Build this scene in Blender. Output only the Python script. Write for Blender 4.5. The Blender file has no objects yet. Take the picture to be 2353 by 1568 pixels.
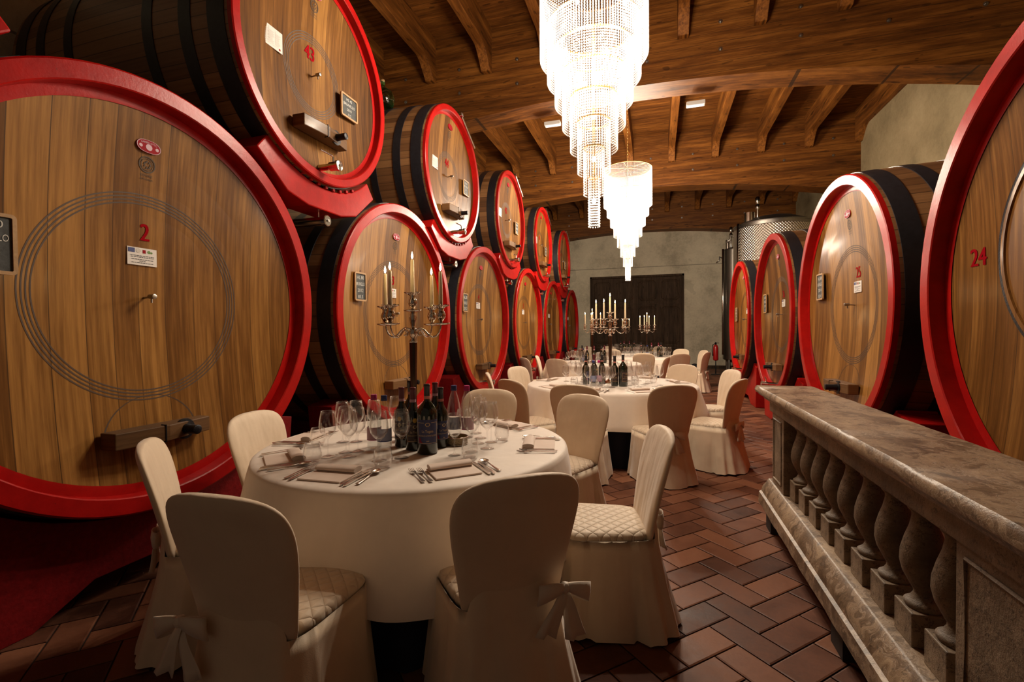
import bpy, math, random
from mathutils import Vector, Matrix
PI = math.pi
random.seed(7)
SC = bpy.context.scene
COL = SC.collection

# ------------------------------------------------------------------ camera, world, exposure
cam_d = bpy.data.cameras.new('camera')
cam_d.sensor_width = 36.0
cam_d.lens = 1080.95 / 2353 * 36.0
cam_d.clip_start = 0.05
cam = bpy.data.objects.new('camera', cam_d)
COL.objects.link(cam)
YAW, PITCH, ROLL = 0.29692, -0.01801, -0.00825
F_ = Vector((-math.sin(YAW) * math.cos(PITCH), math.cos(YAW) * math.cos(PITCH), math.sin(PITCH)))
R_ = Vector((math.cos(YAW), math.sin(YAW), 0))
U_ = R_.cross(F_)
R2 = R_ * math.cos(ROLL) + U_ * math.sin(ROLL)
U2 = -R_ * math.sin(ROLL) + U_ * math.cos(ROLL)
m = Matrix((R2, U2, -F_)).transposed().to_4x4()
m.translation = Vector((0, 0, 1.4))
cam.matrix_world = m
SC.camera = cam

wd = bpy.data.worlds.new('world')
SC.world = wd
wd.use_nodes = True
wd.node_tree.nodes['Background'].inputs[0].default_value = (1.0, 0.74, 0.54, 1)
wd.node_tree.nodes['Background'].inputs[1].default_value = 0.075

SC.view_settings.view_transform = 'Standard'
SC.view_settings.look = 'None'
SC.view_settings.exposure = 0.0
SC.view_settings.gamma = 1.0
SC.view_settings.use_curve_mapping = False
cy = SC.cycles
cy.max_bounces = 9
cy.diffuse_bounces = 4
cy.glossy_bounces = 4
cy.transmission_bounces = 6
cy.transparent_max_bounces = 40
cy.sample_clamp_indirect = 4.0
cy.sample_clamp_direct = 30.0
cy.caustics_reflective = False
cy.caustics_refractive = False
cy.use_denoising = True
CH_POWER = 28.5        # each bulb of the front chandelier, watts
CH_FAR = 1.8           # the far chandelier burns this much brighter
CANDLE_POWER = 0.42
WARM = (1.0, 0.84, 0.66)
FLAME = (1.0, 0.66, 0.30)

# ------------------------------------------------------------------ node helper
def newmat(name):
    mt = bpy.data.materials.new(name)
    mt.use_nodes = True
    nt = mt.node_tree
    b = nt.nodes['Principled BSDF']
    return mt, nt, b

class NT:
    def __init__(s, nt): s.nt = nt
    def n(s, typ, **kw):
        nd = s.nt.nodes.new(typ)
        for k, v in kw.items():
            if k.startswith('i_'):
                nd.inputs[k[2:].replace('_', ' ')].default_value = v
            else:
                setattr(nd, k, v)
        return nd
    def l(s, a, b): s.nt.links.new(a, b)
    def math(s, op, a, b=None, c=None):
        nd = s.nt.nodes.new('ShaderNodeMath'); nd.operation = op
        for i, v in enumerate((a, b, c)):
            if v is None: continue
            if isinstance(v, (int, float)): nd.inputs[i].default_value = v
            else: s.l(v, nd.inputs[i])
        return nd.outputs[0]
    def mix(s, f, a, b, blend='MIX'):
        nd = s.nt.nodes.new('ShaderNodeMix'); nd.data_type = 'RGBA'; nd.blend_type = blend
        for i, v in ((0, f), (6, a), (7, b)):
            if isinstance(v, (int, float)): nd.inputs[i].default_value = v
            elif isinstance(v, tuple): nd.inputs[i].default_value = v if len(v) == 4 else (*v, 1)
            else: s.l(v, nd.inputs[i])
        return nd.outputs[2]
    def ramp(s, f, stops):
        nd = s.nt.nodes.new('ShaderNodeValToRGB')
        el = nd.color_ramp.elements
        while len(el) < len(stops): el.new(0.5)
        for e, (p, c) in zip(el, stops):
            e.position = p; e.color = (*c, 1) if len(c) == 3 else c
        s.l(f, nd.inputs[0])
        return nd.outputs[0]
    def noise(s, vec, scale, detail=3, rough=0.55):
        nd = s.nt.nodes.new('ShaderNodeTexNoise')
        nd.inputs['Scale'].default_value = scale
        nd.inputs['Detail'].default_value = detail
        nd.inputs['Roughness'].default_value = rough
        s.l(vec, nd.inputs['Vector'])
        return nd.outputs[0]
    def bump(s, h, strength, dist, bsdf):
        nd = s.nt.nodes.new('ShaderNodeBump')
        nd.inputs['Strength'].default_value = strength
        nd.inputs['Distance'].default_value = dist
        s.l(h, nd.inputs['Height'])
        s.l(nd.outputs[0], bsdf.inputs['Normal'])
    def objco(s): return s.n('ShaderNodeTexCoord').outputs['Object']
    def scaled(s, vec, sc):
        nd = s.n('ShaderNodeMapping'); nd.inputs['Scale'].default_value = sc
        s.l(vec, nd.inputs['Vector']); return nd.outputs[0]
    def sep(s, vec):
        nd = s.n('ShaderNodeSeparateXYZ'); s.l(vec, nd.inputs[0]); return nd.outputs
    def comb(s, x, y, z):
        nd = s.n('ShaderNodeCombineXYZ')
        for i, v in enumerate((x, y, z)):
            if isinstance(v, (int, float)): nd.inputs[i].default_value = v
            else: s.l(v, nd.inputs[i])
        return nd.outputs[0]
    def white(s, vec):
        nd = s.n('ShaderNodeTexWhiteNoise'); nd.noise_dimensions = '3D'; s.l(vec, nd.inputs['Vector']); return nd.outputs['Value']
    def rnd(s): return s.n('ShaderNodeObjectInfo').outputs['Random']

def plain(name, col, rough=0.5, metal=0.0, bumps=0.0, bscale=60, var=0.0, spec=None, coat=0.0):
    mt, nt, b = newmat(name); t = NT(nt)
    b.inputs['Base Color'].default_value = (*col, 1)
    b.inputs['Roughness'].default_value = rough
    b.inputs['Metallic'].default_value = metal
    if spec is not None: b.inputs['Specular IOR Level'].default_value = spec
    if coat: b.inputs['Coat Weight'].default_value = coat; b.inputs['Coat Roughness'].default_value = 0.15
    if bumps or var:
        co = t.objco()
        nz = t.noise(co, bscale, 4)
        if var:
            c = t.ramp(nz, [(0.3, tuple(x * (1 - var) for x in col)), (0.7, tuple(min(1, x * (1 + var)) for x in col))])
            t.l(c, b.inputs['Base Color'])
        if bumps: t.bump(nz, bumps, 0.01, b)
    return mt

# ---- wood of the barrel heads: vertical planks, local y across, z up
def wood_planks(name, dark, mid, light, width, axis='y', grain='z', rough=0.34, coat=0.16, seam=0.35, perobj=0.04):
    mt, nt, b = newmat(name); t = NT(nt)
    co = t.objco(); s = t.sep(co)
    idx = {'x': 0, 'y': 1, 'z': 2}
    u = s[idx[axis]]; w = s[idx[grain]]
    rnd = t.rnd()
    uu = t.math('ADD', t.math('DIVIDE', u, width), t.math('MULTIPLY', rnd, 17.0))
    wob = t.noise(t.comb(t.math('MULTIPLY', uu, 0.8), 0, 3.3), 1.0, 1)
    uu = t.math('ADD', uu, t.math('MULTIPLY', wob, 1.1))
    pid = t.math('FLOOR', uu); fr = t.math('FRACT', uu)
    tone = t.white(t.comb(pid, rnd, 0.5))
    g1 = t.noise(t.comb(t.math('MULTIPLY', u, 46.0), t.math('MULTIPLY', w, 1.7), t.math('MULTIPLY', pid, 3.1)), 1.0, 5, 0.65)
    g2 = t.noise(t.comb(t.math('MULTIPLY', u, 7.0), t.math('MULTIPLY', w, 0.9), t.math('MULTIPLY', pid, 7.7)), 1.0, 3, 0.5)
    g3 = t.noise(t.comb(t.math('MULTIPLY', u, 220.0), t.math('MULTIPLY', w, 6.0), 0), 1.0, 2, 0.5)
    f = t.math('ADD', t.math('MULTIPLY', tone, 0.30), t.math('ADD', t.math('MULTIPLY', g1, 0.55), t.math('MULTIPLY', g2, 0.34)))
    f = t.math('ADD', f, t.math('SUBTRACT', t.math('MULTIPLY', rnd, perobj), 0.02))
    c = t.ramp(f, [(0.34, dark), (0.57, mid), (0.82, light)])
    c = t.mix(t.math('MULTIPLY', g3, 0.35), c, tuple(x * 0.55 for x in mid))
    edge = t.math('MINIMUM', fr, t.math('SUBTRACT', 1.0, fr))
    sm = t.math('LESS_THAN', edge, 0.014)
    sm = t.math('MULTIPLY', sm, t.math('ADD', 0.35, t.math('MULTIPLY', tone, seam * 1.6)))
    c = t.mix(sm, c, (0.035, 0.018, 0.008))
    t.l(c, b.inputs['Base Color'])
    b.inputs['Roughness'].default_value = rough
    b.inputs['Coat Weight'].default_value = coat
    b.inputs['Coat Roughness'].default_value = 0.14
    b.inputs['Specular IOR Level'].default_value = 0.15
    h = t.math('SUBTRACT', t.math('ADD', t.math('MULTIPLY', g1, 0.35), t.math('MULTIPLY', tone, 0.35)), t.math('MULTIPLY', sm, 1.0))
    t.bump(h, 0.12, 0.005, b)
    return mt

# ---- staves: planks around the barrel's x axis
def wood_staves(name):
    mt, nt, b = newmat(name); t = NT(nt)
    co = t.objco(); s = t.sep(co)
    ang = t.math('ARCTAN2', s[1], s[2])
    uu = t.math('MULTIPLY', ang, 66 / (2 * PI))
    pid = t.math('FLOOR', uu); fr = t.math('FRACT', uu)
    tone = t.white(t.comb(pid, t.rnd(), 0.5))
    g1 = t.noise(t.comb(t.math('MULTIPLY', s[0], 1.5), t.math('MULTIPLY', uu, 5.0), 0), 1.0, 4)
    f = t.math('ADD', t.math('MULTIPLY', tone, 0.5), t.math('MULTIPLY', g1, 0.5))
    c = t.ramp(f, [(0.2, (0.10, 0.042, 0.016)), (0.5, (0.20, 0.093, 0.036)), (0.8, (0.31, 0.155, 0.062))])
    edge = t.math('MINIMUM', fr, t.math('SUBTRACT', 1.0, fr))
    sm = t.math('LESS_THAN', edge, 0.03)
    c = t.mix(t.math('MULTIPLY', sm, 0.75), c, (0.02, 0.01, 0.006))
    t.l(c, b.inputs['Base Color'])
    b.inputs['Roughness'].default_value = 0.42
    t.bump(t.math('SUBTRACT', t.math('MULTIPLY', g1, 0.3), sm), 0.3, 0.005, b)
    return mt

M = {}
M['head'] = wood_planks('oak_head_wood', (0.040, 0.014, 0.003), (0.170, 0.070, 0.0145), (0.46, 0.225, 0.058), 0.15)
M['staves'] = wood_staves('stave_wood')
M['hoop'] = plain('black_hoop_metal', (0.012, 0.012, 0.016), 0.42, 0.0, 0.05, 30, 0.3)
def red_paint():
    mt, nt, b = newmat('red_paint'); t = NT(nt)
    co = t.objco(); nz = t.noise(co, 5.0, 5, 0.7); n2 = t.noise(co, 60.0, 3)
    c = t.ramp(nz, [(0.3, (0.29, 0.005, 0.005)), (0.7, (0.45, 0.008, 0.006))])
    c = t.mix(t.math('MULTIPLY', t.math('GREATER_THAN', n2, 0.71), 0.6), c, (0.16, 0.01, 0.01))
    t.l(c, b.inputs['Base Color'])
    b.inputs['Roughness'].default_value = 0.30
    b.inputs['Specular IOR Level'].default_value = 0.20
    t.bump(t.math('ADD', nz, t.math('MULTIPLY', n2, 0.3)), 0.2, 0.006, b)
    return mt
M['red'] = red_paint()
M['red_shaded'] = plain('shaded_red_cradle_paint', (0.17, 0.004, 0.005), 0.55, 0, 0.2, 40, 0.2, spec=0.2)  # red of the left cradles, with the shade below the rims put into its colour
M['red_text'] = plain('red_stencil', (0.30, 0.002, 0.008), 0.85, spec=0.05)
M['groove'] = plain('groove_brown', (0.055, 0.026, 0.010), 0.6)
M['barwood'] = wood_planks('bar_wood', (0.05, 0.025, 0.01), (0.15, 0.075, 0.03), (0.26, 0.14, 0.06), 0.3, 'z', 'y', 0.5, 0.1)
M['iron'] = plain('dark_iron', (0.015, 0.015, 0.018), 0.4, 0.6, 0.2, 80)
M['steel'] = plain('polished_steel', (0.66, 0.64, 0.60), 0.18, 1.0)
M['steel_dark'] = plain('tank_steel', (0.34, 0.32, 0.29), 0.36, 1.0)
M['silver'] = plain('tarnished_silver', (0.62, 0.55, 0.48), 0.13, 1.0, 0.05, 40)
M['cutlery'] = plain('cutlery_steel', (0.70, 0.65, 0.59), 0.27, 1.0)
M['paper'] = plain('white_card', (0.72, 0.68, 0.64), 0.45)
M['ink'] = plain('dark_ink', (0.04, 0.04, 0.05), 0.6)
M['stampink'] = plain('burnt_stamp', (0.05, 0.032, 0.018), 0.7)
M['blue'] = plain('flag_blue', (0.015, 0.03, 0.16), 0.5)
M['green'] = plain('leaf_green', (0.09, 0.20, 0.02), 0.5)
M['cardred'] = plain('card_red', (0.30, 0.004, 0.012), 0.6, spec=0.1)
M['slate'] = plain('slate_board', (0.035, 0.040, 0.040), 0.6, 0, 0.1, 50, 0.4)
M['slateframe'] = plain('pale_frame_wood', (0.42, 0.25, 0.11), 0.5, 0, 0.1, 50, 0.15)
M['chalk'] = plain('chalk', (0.62, 0.62, 0.58), 0.9)
M['wax'] = plain('ivory_wax', (0.80, 0.66, 0.44), 0.45)
M['wax'].node_tree.nodes['Principled BSDF'].inputs['Subsurface Weight'].default_value = 0.0
M['plastic_white'] = plain('white_plastic', (0.8, 0.8, 0.77), 0.35)
M['brass'] = plain('brass', (0.70, 0.45, 0.18), 0.25, 1.0)
M['foot'] = plain('dark_foot_wood', (0.018, 0.013, 0.011), 0.7)

def fabric(name, col, rough=0.75, sheen=0.3, satin=0.0, quilt=False, wr=0.25):
    mt, nt, b = newmat(name); t = NT(nt)
    co = t.objco()
    nz = t.noise(co, 9.0, 4, 0.6)
    fine = t.noise(co, 340.0, 2)
    c = t.ramp(nz, [(0.3, tuple(x * 0.93 for x in col)), (0.7, col)])
    t.l(c, b.inputs['Base Color'])
    b.inputs['Roughness'].default_value = rough
    b.inputs['Sheen Weight'].default_value = sheen
    h = t.math('ADD', t.math('MULTIPLY', t.noise(co, 4.5, 2, 0.4), 0.9), t.math('MULTIPLY', fine, 0.03))
    st = t.noise(t.scaled(co, (10.0, 10.0, 1.6)), 1.0, 2, 0.45)
    h = t.math('ADD', h, t.math('MULTIPLY', st, 0.9))
    if quilt:
        s = t.sep(co)
        a = t.math('ABSOLUTE', t.math('SINE', t.math('MULTIPLY', t.math('ADD', s[0], s[1]), PI / 0.062)))
        d = t.math('ABSOLUTE', t.math('SINE', t.math('MULTIPLY', t.math('SUBTRACT', s[0], s[1]), PI / 0.062)))
        q = t.math('POWER', t.math('MINIMUM', a, d), 0.45)
        h = t.math('ADD', t.math('MULTIPLY', h, 0.3), t.math('MULTIPLY', q, 1.0))
        t.bump(h, 0.55, 0.012, b)
    else:
        t.bump(h, wr, 0.02, b)
    return mt
M['cover'] = fabric('chair_cover_cloth', (0.74, 0.59, 0.42), 0.62, 0.35, wr=0.65)
M['quilt'] = fabric('quilted_seat_cloth', (0.68, 0.55, 0.40), 0.6, 0.3, quilt=True)
M['bow'] = fabric('bow_cloth', (0.72, 0.60, 0.47), 0.5, 0.4)
M['cloth'] = fabric('table_linen', (0.82, 0.73, 0.63), 0.65, 0.3, wr=0.22)
M['napkin'] = fabric('napkin_linen', (0.70, 0.56, 0.46), 0.7, 0.3, wr=0.15)
M['navy'] = fabric('navy_underskirt_cloth', (0.010, 0.012, 0.030), 0.8, 0.1)

def timber(name, dark, mid, light, gx, gy, gz, rough=0.5, plank=None):
    mt, nt, b = newmat(name); t = NT(nt)
    co = t.objco(); s = t.sep(co)
    v = t.scaled(co, (gx, gy, gz))
    g = t.noise(v, 1.0, 6, 0.7)
    g2 = t.noise(t.scaled(co, (gx * 0.22, gy * 0.22, gz * 0.22)), 1.0, 2)
    kn = t.noise(t.scaled(co, (gx * 0.9 + 2, gy * 0.5 + 3, gz * 0.5 + 3)), 1.0, 1)
    f = t.math('ADD', t.math('MULTIPLY', g, 0.65), t.math('MULTIPLY', g2, 0.40))
    c = t.ramp(f, [(0.36, dark), (0.52, mid), (0.70, light)])
    c = t.mix(t.math('MULTIPLY', t.math('GREATER_THAN', kn, 0.69), 0.55), c, tuple(x * 0.35 for x in dark))
    h = g
    if plank:
        ax, wdt = plank
        uu = t.math('DIVIDE', s[ax], wdt); fr = t.math('FRACT', uu)
        tone = t.white(t.comb(t.math('FLOOR', uu), 0, 0))
        c = t.mix(t.math('MULTIPLY', tone, 0.35), c, tuple(x * 0.45 for x in mid))
        sm = t.math('LESS_THAN', fr, 0.035)
        c = t.mix(t.math('MULTIPLY', sm, 0.8), c, (0.02, 0.01, 0.005))
        h = t.math('SUBTRACT', g, sm)
    t.l(c, b.inputs['Base Color'])
    b.inputs['Roughness'].default_value = rough + 0.12
    b.inputs['Specular IOR Level'].default_value = 0.2
    t.bump(h, 0.35, 0.006, b)
    return mt
BR = ((0.045, 0.013, 0.0026), (0.155, 0.052, 0.0085), (0.34, 0.13, 0.023))
M['beam'] = timber('beam_timber', *BR, 1.6, 14, 22, 0.42, plank=(2, 0.145))
M['joist'] = timber('joist_timber', *BR, 20, 1.6, 22, 0.45)
M['boards'] = timber('ceiling_board_timber', *BR, 1.6, 16, 8, 0.5, plank=(1, 0.12))
M['darkdoor'] = timber('dark_door_timber', (0.020, 0.012, 0.007), (0.050, 0.030, 0.017), (0.088, 0.054, 0.031), 20, 20, 2.0, 0.6)
M['darkdoor'].node_tree.nodes['Principled BSDF'].inputs['Specular IOR Level'].default_value = 0.15

def concrete(name, a, bcol, c3, seamz=None):
    mt, nt, b = newmat(name); t = NT(nt)
    co = t.objco()
    n1 = t.noise(co, 0.9, 5, 0.65); n2 = t.noise(co, 14.0, 5, 0.7)
    f = t.math('ADD', t.math('MULTIPLY', n1, 0.75), t.math('MULTIPLY', n2, 0.25))
    c = t.ramp(f, [(0.36, a), (0.5, bcol), (0.68, c3)])
    n3 = t.noise(co, 0.55, 4, 0.75)
    c = t.mix(t.math('MULTIPLY', t.math('GREATER_THAN', n3, 0.62), 0.22), c, tuple(x * 0.4 for x in a))
    if seamz:
        s = t.sep(co)
        sm = t.math('LESS_THAN', t.math('ABSOLUTE', t.math('SUBTRACT', s[2], seamz)), 0.012)
        c = t.mix(t.math('MULTIPLY', sm, 0.6), c, (0.05, 0.045, 0.03))
    t.l(c, b.inputs['Base Color'])
    b.inputs['Roughness'].default_value = 0.8
    t.bump(n2, 0.4, 0.02, b)
    return mt
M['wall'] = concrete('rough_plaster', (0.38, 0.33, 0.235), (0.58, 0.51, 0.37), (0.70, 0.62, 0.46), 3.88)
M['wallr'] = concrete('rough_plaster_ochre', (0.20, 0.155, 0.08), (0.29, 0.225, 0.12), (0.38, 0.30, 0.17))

def tiles_mat():
    mt, nt, b = newmat('terracotta_tile'); t = NT(nt)
    at = t.n('ShaderNodeAttribute'); at.attribute_name = 'tone'
    co = t.objco()
    n1 = t.noise(co, 5.0, 5, 0.65); n2 = t.noise(co, 40.0, 4, 0.7)
    f = t.math('ADD', t.math('MULTIPLY', at.outputs['Fac'], 0.55), t.math('ADD', t.math('MULTIPLY', n1, 0.55), t.math('MULTIPLY', n2, 0.12)))
    c = t.ramp(f, [(0.28, (0.050, 0.018, 0.010)), (0.55, (0.130, 0.046, 0.022)), (0.85, (0.22, 0.088, 0.044))])
    sp = t.math('GREATER_THAN', n2, 0.68)
    c = t.mix(t.math('MULTIPLY', sp, 0.3), c, (0.05, 0.028, 0.02))
    t.l(c, b.inputs['Base Color'])
    t.l(t.ramp(n1, [(0.3, (0.42,) * 3), (0.7, (0.66,) * 3)]), b.inputs['Roughness'])
    b.inputs['Specular IOR Level'].default_value = 0.25
    t.bump(t.math('ADD', n1, t.math('MULTIPLY', n2, 0.4)), 0.35, 0.004, b)
    return mt
M['tile'] = tiles_mat()
M['grout'] = plain('grout', (0.022, 0.014, 0.011), 0.9)

def marble():
    mt, nt, b = newmat('aged_marble'); t = NT(nt)
    co = t.objco()
    n0 = t.noise(co, 3.0, 4, 0.6)
    dist = t.n('ShaderNodeVectorMath', operation='ADD')
    t.l(co, dist.inputs[0]); t.l(t.comb(t.math('MULTIPLY', n0, 0.5), t.math('MULTIPLY', n0, 0.35), n0), dist.inputs[1])
    v = t.noise(t.scaled(dist.outputs[0], (9, 3.5, 9)), 1.0, 6, 0.7)
    vein = t.math('ABSOLUTE', t.math('SUBTRACT', v, 0.5))
    c = t.ramp(v, [(0.36, (0.085, 0.052, 0.028)), (0.5, (0.22, 0.145, 0.085)), (0.66, (0.40, 0.29, 0.185))])
    c = t.mix(t.math('MULTIPLY', t.math('LESS_THAN', vein, 0.010), 0.55), c, (0.46, 0.37, 0.28))
    n2 = t.noise(co, 26.0, 5, 0.75)
    c = t.mix(t.math('MULTIPLY', t.math('GREATER_THAN', n2, 0.60), 0.55), c, (0.05, 0.035, 0.024))
    t.l(c, b.inputs['Base Color'])
    b.inputs['Roughness'].default_value = 0.42
    t.bump(t.math('ADD', n2, v), 0.3, 0.008, b)
    return mt
M['marble'] = marble()
def stone():
    mt, nt, b = newmat('worn_stone'); t = NT(nt)
    co = t.objco()
    n1 = t.noise(co, 7.0, 5, 0.7); n2 = t.noise(co, 45.0, 5, 0.75); n3 = t.noise(co, 2.0, 3)
    f = t.math('ADD', t.math('MULTIPLY', n1, 0.6), t.math('MULTIPLY', n3, 0.4))
    c = t.ramp(f, [(0.34, (0.065, 0.043, 0.025)), (0.5, (0.17, 0.12, 0.075)), (0.66, (0.30, 0.22, 0.145))])
    c = t.mix(t.math('MULTIPLY', t.math('GREATER_THAN', n2, 0.60), 0.6), c, (0.03, 0.02, 0.012))
    c = t.mix(t.math('MULTIPLY', t.math('LESS_THAN', t.math('ABSOLUTE', t.math('SUBTRACT', n1, 0.52)), 0.006), 0.6), c, (0.03, 0.02, 0.013))
    t.l(c, b.inputs['Base Color']); b.inputs['Roughness'].default_value = 0.55
    t.bump(t.math('ADD', n2, n1), 0.5, 0.008, b)
    return mt
M['stone'] = stone()

def glass_mat(name, tint=(1, 1, 1), refl=0.10, edge=0.55):
    mt, nt, b = newmat(name); t = NT(nt)
    nt.nodes.remove(b)
    out = nt.nodes['Material Output']
    tr = t.n('ShaderNodeBsdfTransparent'); tr.inputs[0].default_value = (*tint, 1)
    gl = t.n('ShaderNodeBsdfGlossy'); gl.inputs['Roughness'].default_value = 0.05
    gl.inputs[0].default_value = (1, 1, 1, 1)
    lw = t.n('ShaderNodeLayerWeight'); lw.inputs['Blend'].default_value = 0.5
    f = t.math('ADD', t.math('MULTIPLY', t.math('POWER', lw.outputs['Facing'], 2.6), edge), refl)
    f = t.math('MINIMUM', f, 0.9)
    mx = t.n('ShaderNodeMixShader')
    t.l(f, mx.inputs[0]); t.l(tr.outputs[0], mx.inputs[1]); t.l(gl.outputs[0], mx.inputs[2])
    t.l(mx.outputs[0], out.inputs[0])
    return mt
M['glass'] = glass_mat('clear_glass', (0.98, 0.98, 0.98), 0.03, 0.9)
M['waterbottle'] = glass_mat('water_bottle_glass', (0.90, 0.92, 0.92), 0.05, 0.8)
M['bottle'] = plain('dark_bottle_glass', (0.006, 0.009, 0.004), 0.06, 0, spec=0.8)
M['jug'] = glass_mat('green_jug_glass', (0.25, 0.5, 0.3), 0.12, 0.6)
M['cap_red'] = plain('burgundy_capsule', (0.11, 0.005, 0.015), 0.35)
M['cap_black'] = plain('black_capsule', (0.012, 0.010, 0.011), 0.35)
M['cap_pink'] = plain('magenta_cap', (0.42, 0.01, 0.13), 0.4)
M['cap_blue'] = plain('blue_cap', (0.02, 0.035, 0.14), 0.4)
M['neckband'] = plain('rose_neck_band', (0.48, 0.17, 0.14), 0.5)
M['label_navy'] = plain('navy_label', (0.018, 0.022, 0.085), 0.5)
M['label_brown'] = plain('brown_label', (0.035, 0.016, 0.016), 0.5)
M['gold'] = plain('gold_print', (0.52, 0.36, 0.16), 0.4)
M['label_pink'] = plain('pale_pink_label', (0.50, 0.30, 0.36), 0.5)
M['label_lilac'] = plain('pale_blue_label', (0.26, 0.28, 0.40), 0.5)
M['wicker'] = plain('woven_straw', (0.30, 0.22, 0.12), 0.6, 0, 0.6, 160, 0.4)
M['ext_red'] = plain('extinguisher_red', (0.40, 0.01, 0.01), 0.3)

def crystal_mat():
    mt, nt, b = newmat('cut_crystal'); t = NT(nt)
    nt.nodes.remove(b)
    out = nt.nodes['Material Output']
    tr = t.n('ShaderNodeBsdfTransparent')
    tl = t.n('ShaderNodeBsdfTranslucent'); tl.inputs[0].default_value = (0.85, 0.83, 0.80, 1)
    df = t.n('ShaderNodeBsdfDiffuse'); df.inputs[0].default_value = (0.75, 0.73, 0.70, 1)
    gl = t.n('ShaderNodeBsdfGlossy'); gl.inputs['Roughness'].default_value = 0.12
    m1 = t.n('ShaderNodeMixShader'); m1.inputs[0].default_value = 0.5
    t.l(tl.outputs[0], m1.inputs[1]); t.l(df.outputs[0], m1.inputs[2])
    m2 = t.n('ShaderNodeMixShader'); m2.inputs[0].default_value = 0.25
    t.l(m1.outputs[0], m2.inputs[1]); t.l(gl.outputs[0], m2.inputs[2])
    m3 = t.n('ShaderNodeMixShader'); m3.inputs[0].default_value = 0.30
    t.l(tr.outputs[0], m3.inputs[1]); t.l(m2.outputs[0], m3.inputs[2])
    t.l(m3.outputs[0], out.inputs[0])
    return mt
M['crystal'] = crystal_mat()
def emis(name, col, st):
    mt, nt, b = newmat(name)
    b.inputs['Base Color'].default_value = (*col, 1)
    b.inputs['Emission Color'].default_value = (*col, 1)
    b.inputs['Emission Strength'].default_value = st
    return mt
M['bulb'] = emis('lit_bulb', (1, 0.93, 0.80), 60)
M['flame'] = emis('candle_flame', (1, 0.72, 0.36), 45)
M['lampface'] = emis('emergency_lamp_lens', (0.9, 0.9, 0.95), 0.35)

# ------------------------------------------------------------------ mesh builder
class MB:
    def __init__(s): s.v = []; s.f = []
    def add(s, vs, fs):
        o = len(s.v); s.v += [tuple(v) for v in vs]; s.f += [tuple(i + o for i in f) for f in fs]; return s
    def box(s, x0, x1, y0, y1, z0, z1):
        return s.add([(x, y, z) for x in (x0, x1) for y in (y0, y1) for z in (z0, z1)],
                     [(0, 1, 3, 2), (4, 6, 7, 5), (0, 4, 5, 1), (2, 3, 7, 6), (0, 2, 6, 4), (1, 5, 7, 3)])
    def rings(s, rings, closed=True, capa=False, capb=False):
        n = len(rings[0]); vs = [p for r in rings for p in r]; fs = []
        for i in range(len(rings) - 1):
            for j in range(n if closed else n - 1):
                k = (j + 1) % n
                fs.append((i * n + j, i * n + k, (i + 1) * n + k, (i + 1) * n + j))
        if capa: fs.append(tuple(range(n - 1, -1, -1)))
        if capb: fs.append(tuple((len(rings) - 1) * n + j for j in range(n)))
        return s.add(vs, fs)
    def lathe(s, prof, n=24, c=(0, 0, 0), axis='z', capa=False, capb=False):
        R = []
        for r, h in prof:
            ring = []
            for j in range(n):
                a = 2 * PI * j / n
                if axis == 'z': ring.append((c[0] + r * math.cos(a), c[1] + r * math.sin(a), c[2] + h))
                elif axis == 'x': ring.append((c[0] + h, c[1] + r * math.cos(a), c[2] + r * math.sin(a)))
                else: ring.append((c[0] + r * math.sin(a), c[1] + h, c[2] + r * math.cos(a)))
            R.append(ring)
        return s.rings(R, True, capa, capb)
    def tube(s, pts, r, n=8, caps=True):
        P = [Vector(p) for p in pts]; R = []
        rr = r if isinstance(r, (list, tuple)) else [r] * len(P)
        up = Vector((0, 0, 1))
        for i, p in enumerate(P):
            d = (P[min(i + 1, len(P) - 1)] - P[max(i - 1, 0)]).normalized()
            a = d.cross(up)
            if a.length < 1e-3: a = d.cross(Vector((0, 1, 0)))
            a.normalize(); b = a.cross(d).normalized()
            R.append([tuple(p + (a * math.cos(2 * PI * j / n) + b * math.sin(2 * PI * j / n)) * rr[i]) for j in range(n)])
        return s.rings(R, True, caps, caps)
    def prism(s, poly, a0, a1, axis='x'):
        # poly in the plane normal to axis: x -> (y,z); y -> (x,z); z -> (x,y)
        def P(u, v, w): return (w, u, v) if axis == 'x' else ((u, w, v) if axis == 'y' else (u, v, w))
        return s.rings([[P(u, v, a0) for u, v in poly], [P(u, v, a1) for u, v in poly]], True, True, True)
    def build(s, name, mat, parent=None, smooth=False, loc=None, auto=None):
        me = bpy.data.meshes.new(name)
        me.from_pydata(s.v, [], s.f)
        me.materials.append(mat)
        bmfix(me)
        if smooth or auto is not None:
            me.polygons.foreach_set('use_smooth', [True] * len(me.polygons))
            if auto is not None:
                try: me.set_sharp_from_angle(angle=math.radians(auto))
                except Exception: pass
        o = bpy.data.objects.new(name, me)
        COL.objects.link(o)
        if parent: o.parent = parent
        if loc: o.location = loc
        return o

import bmesh
def bmfix(me):
    bm = bmesh.new(); bm.from_mesh(me)
    bmesh.ops.recalc_face_normals(bm, faces=bm.faces)
    bm.to_mesh(me); bm.free()

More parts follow.
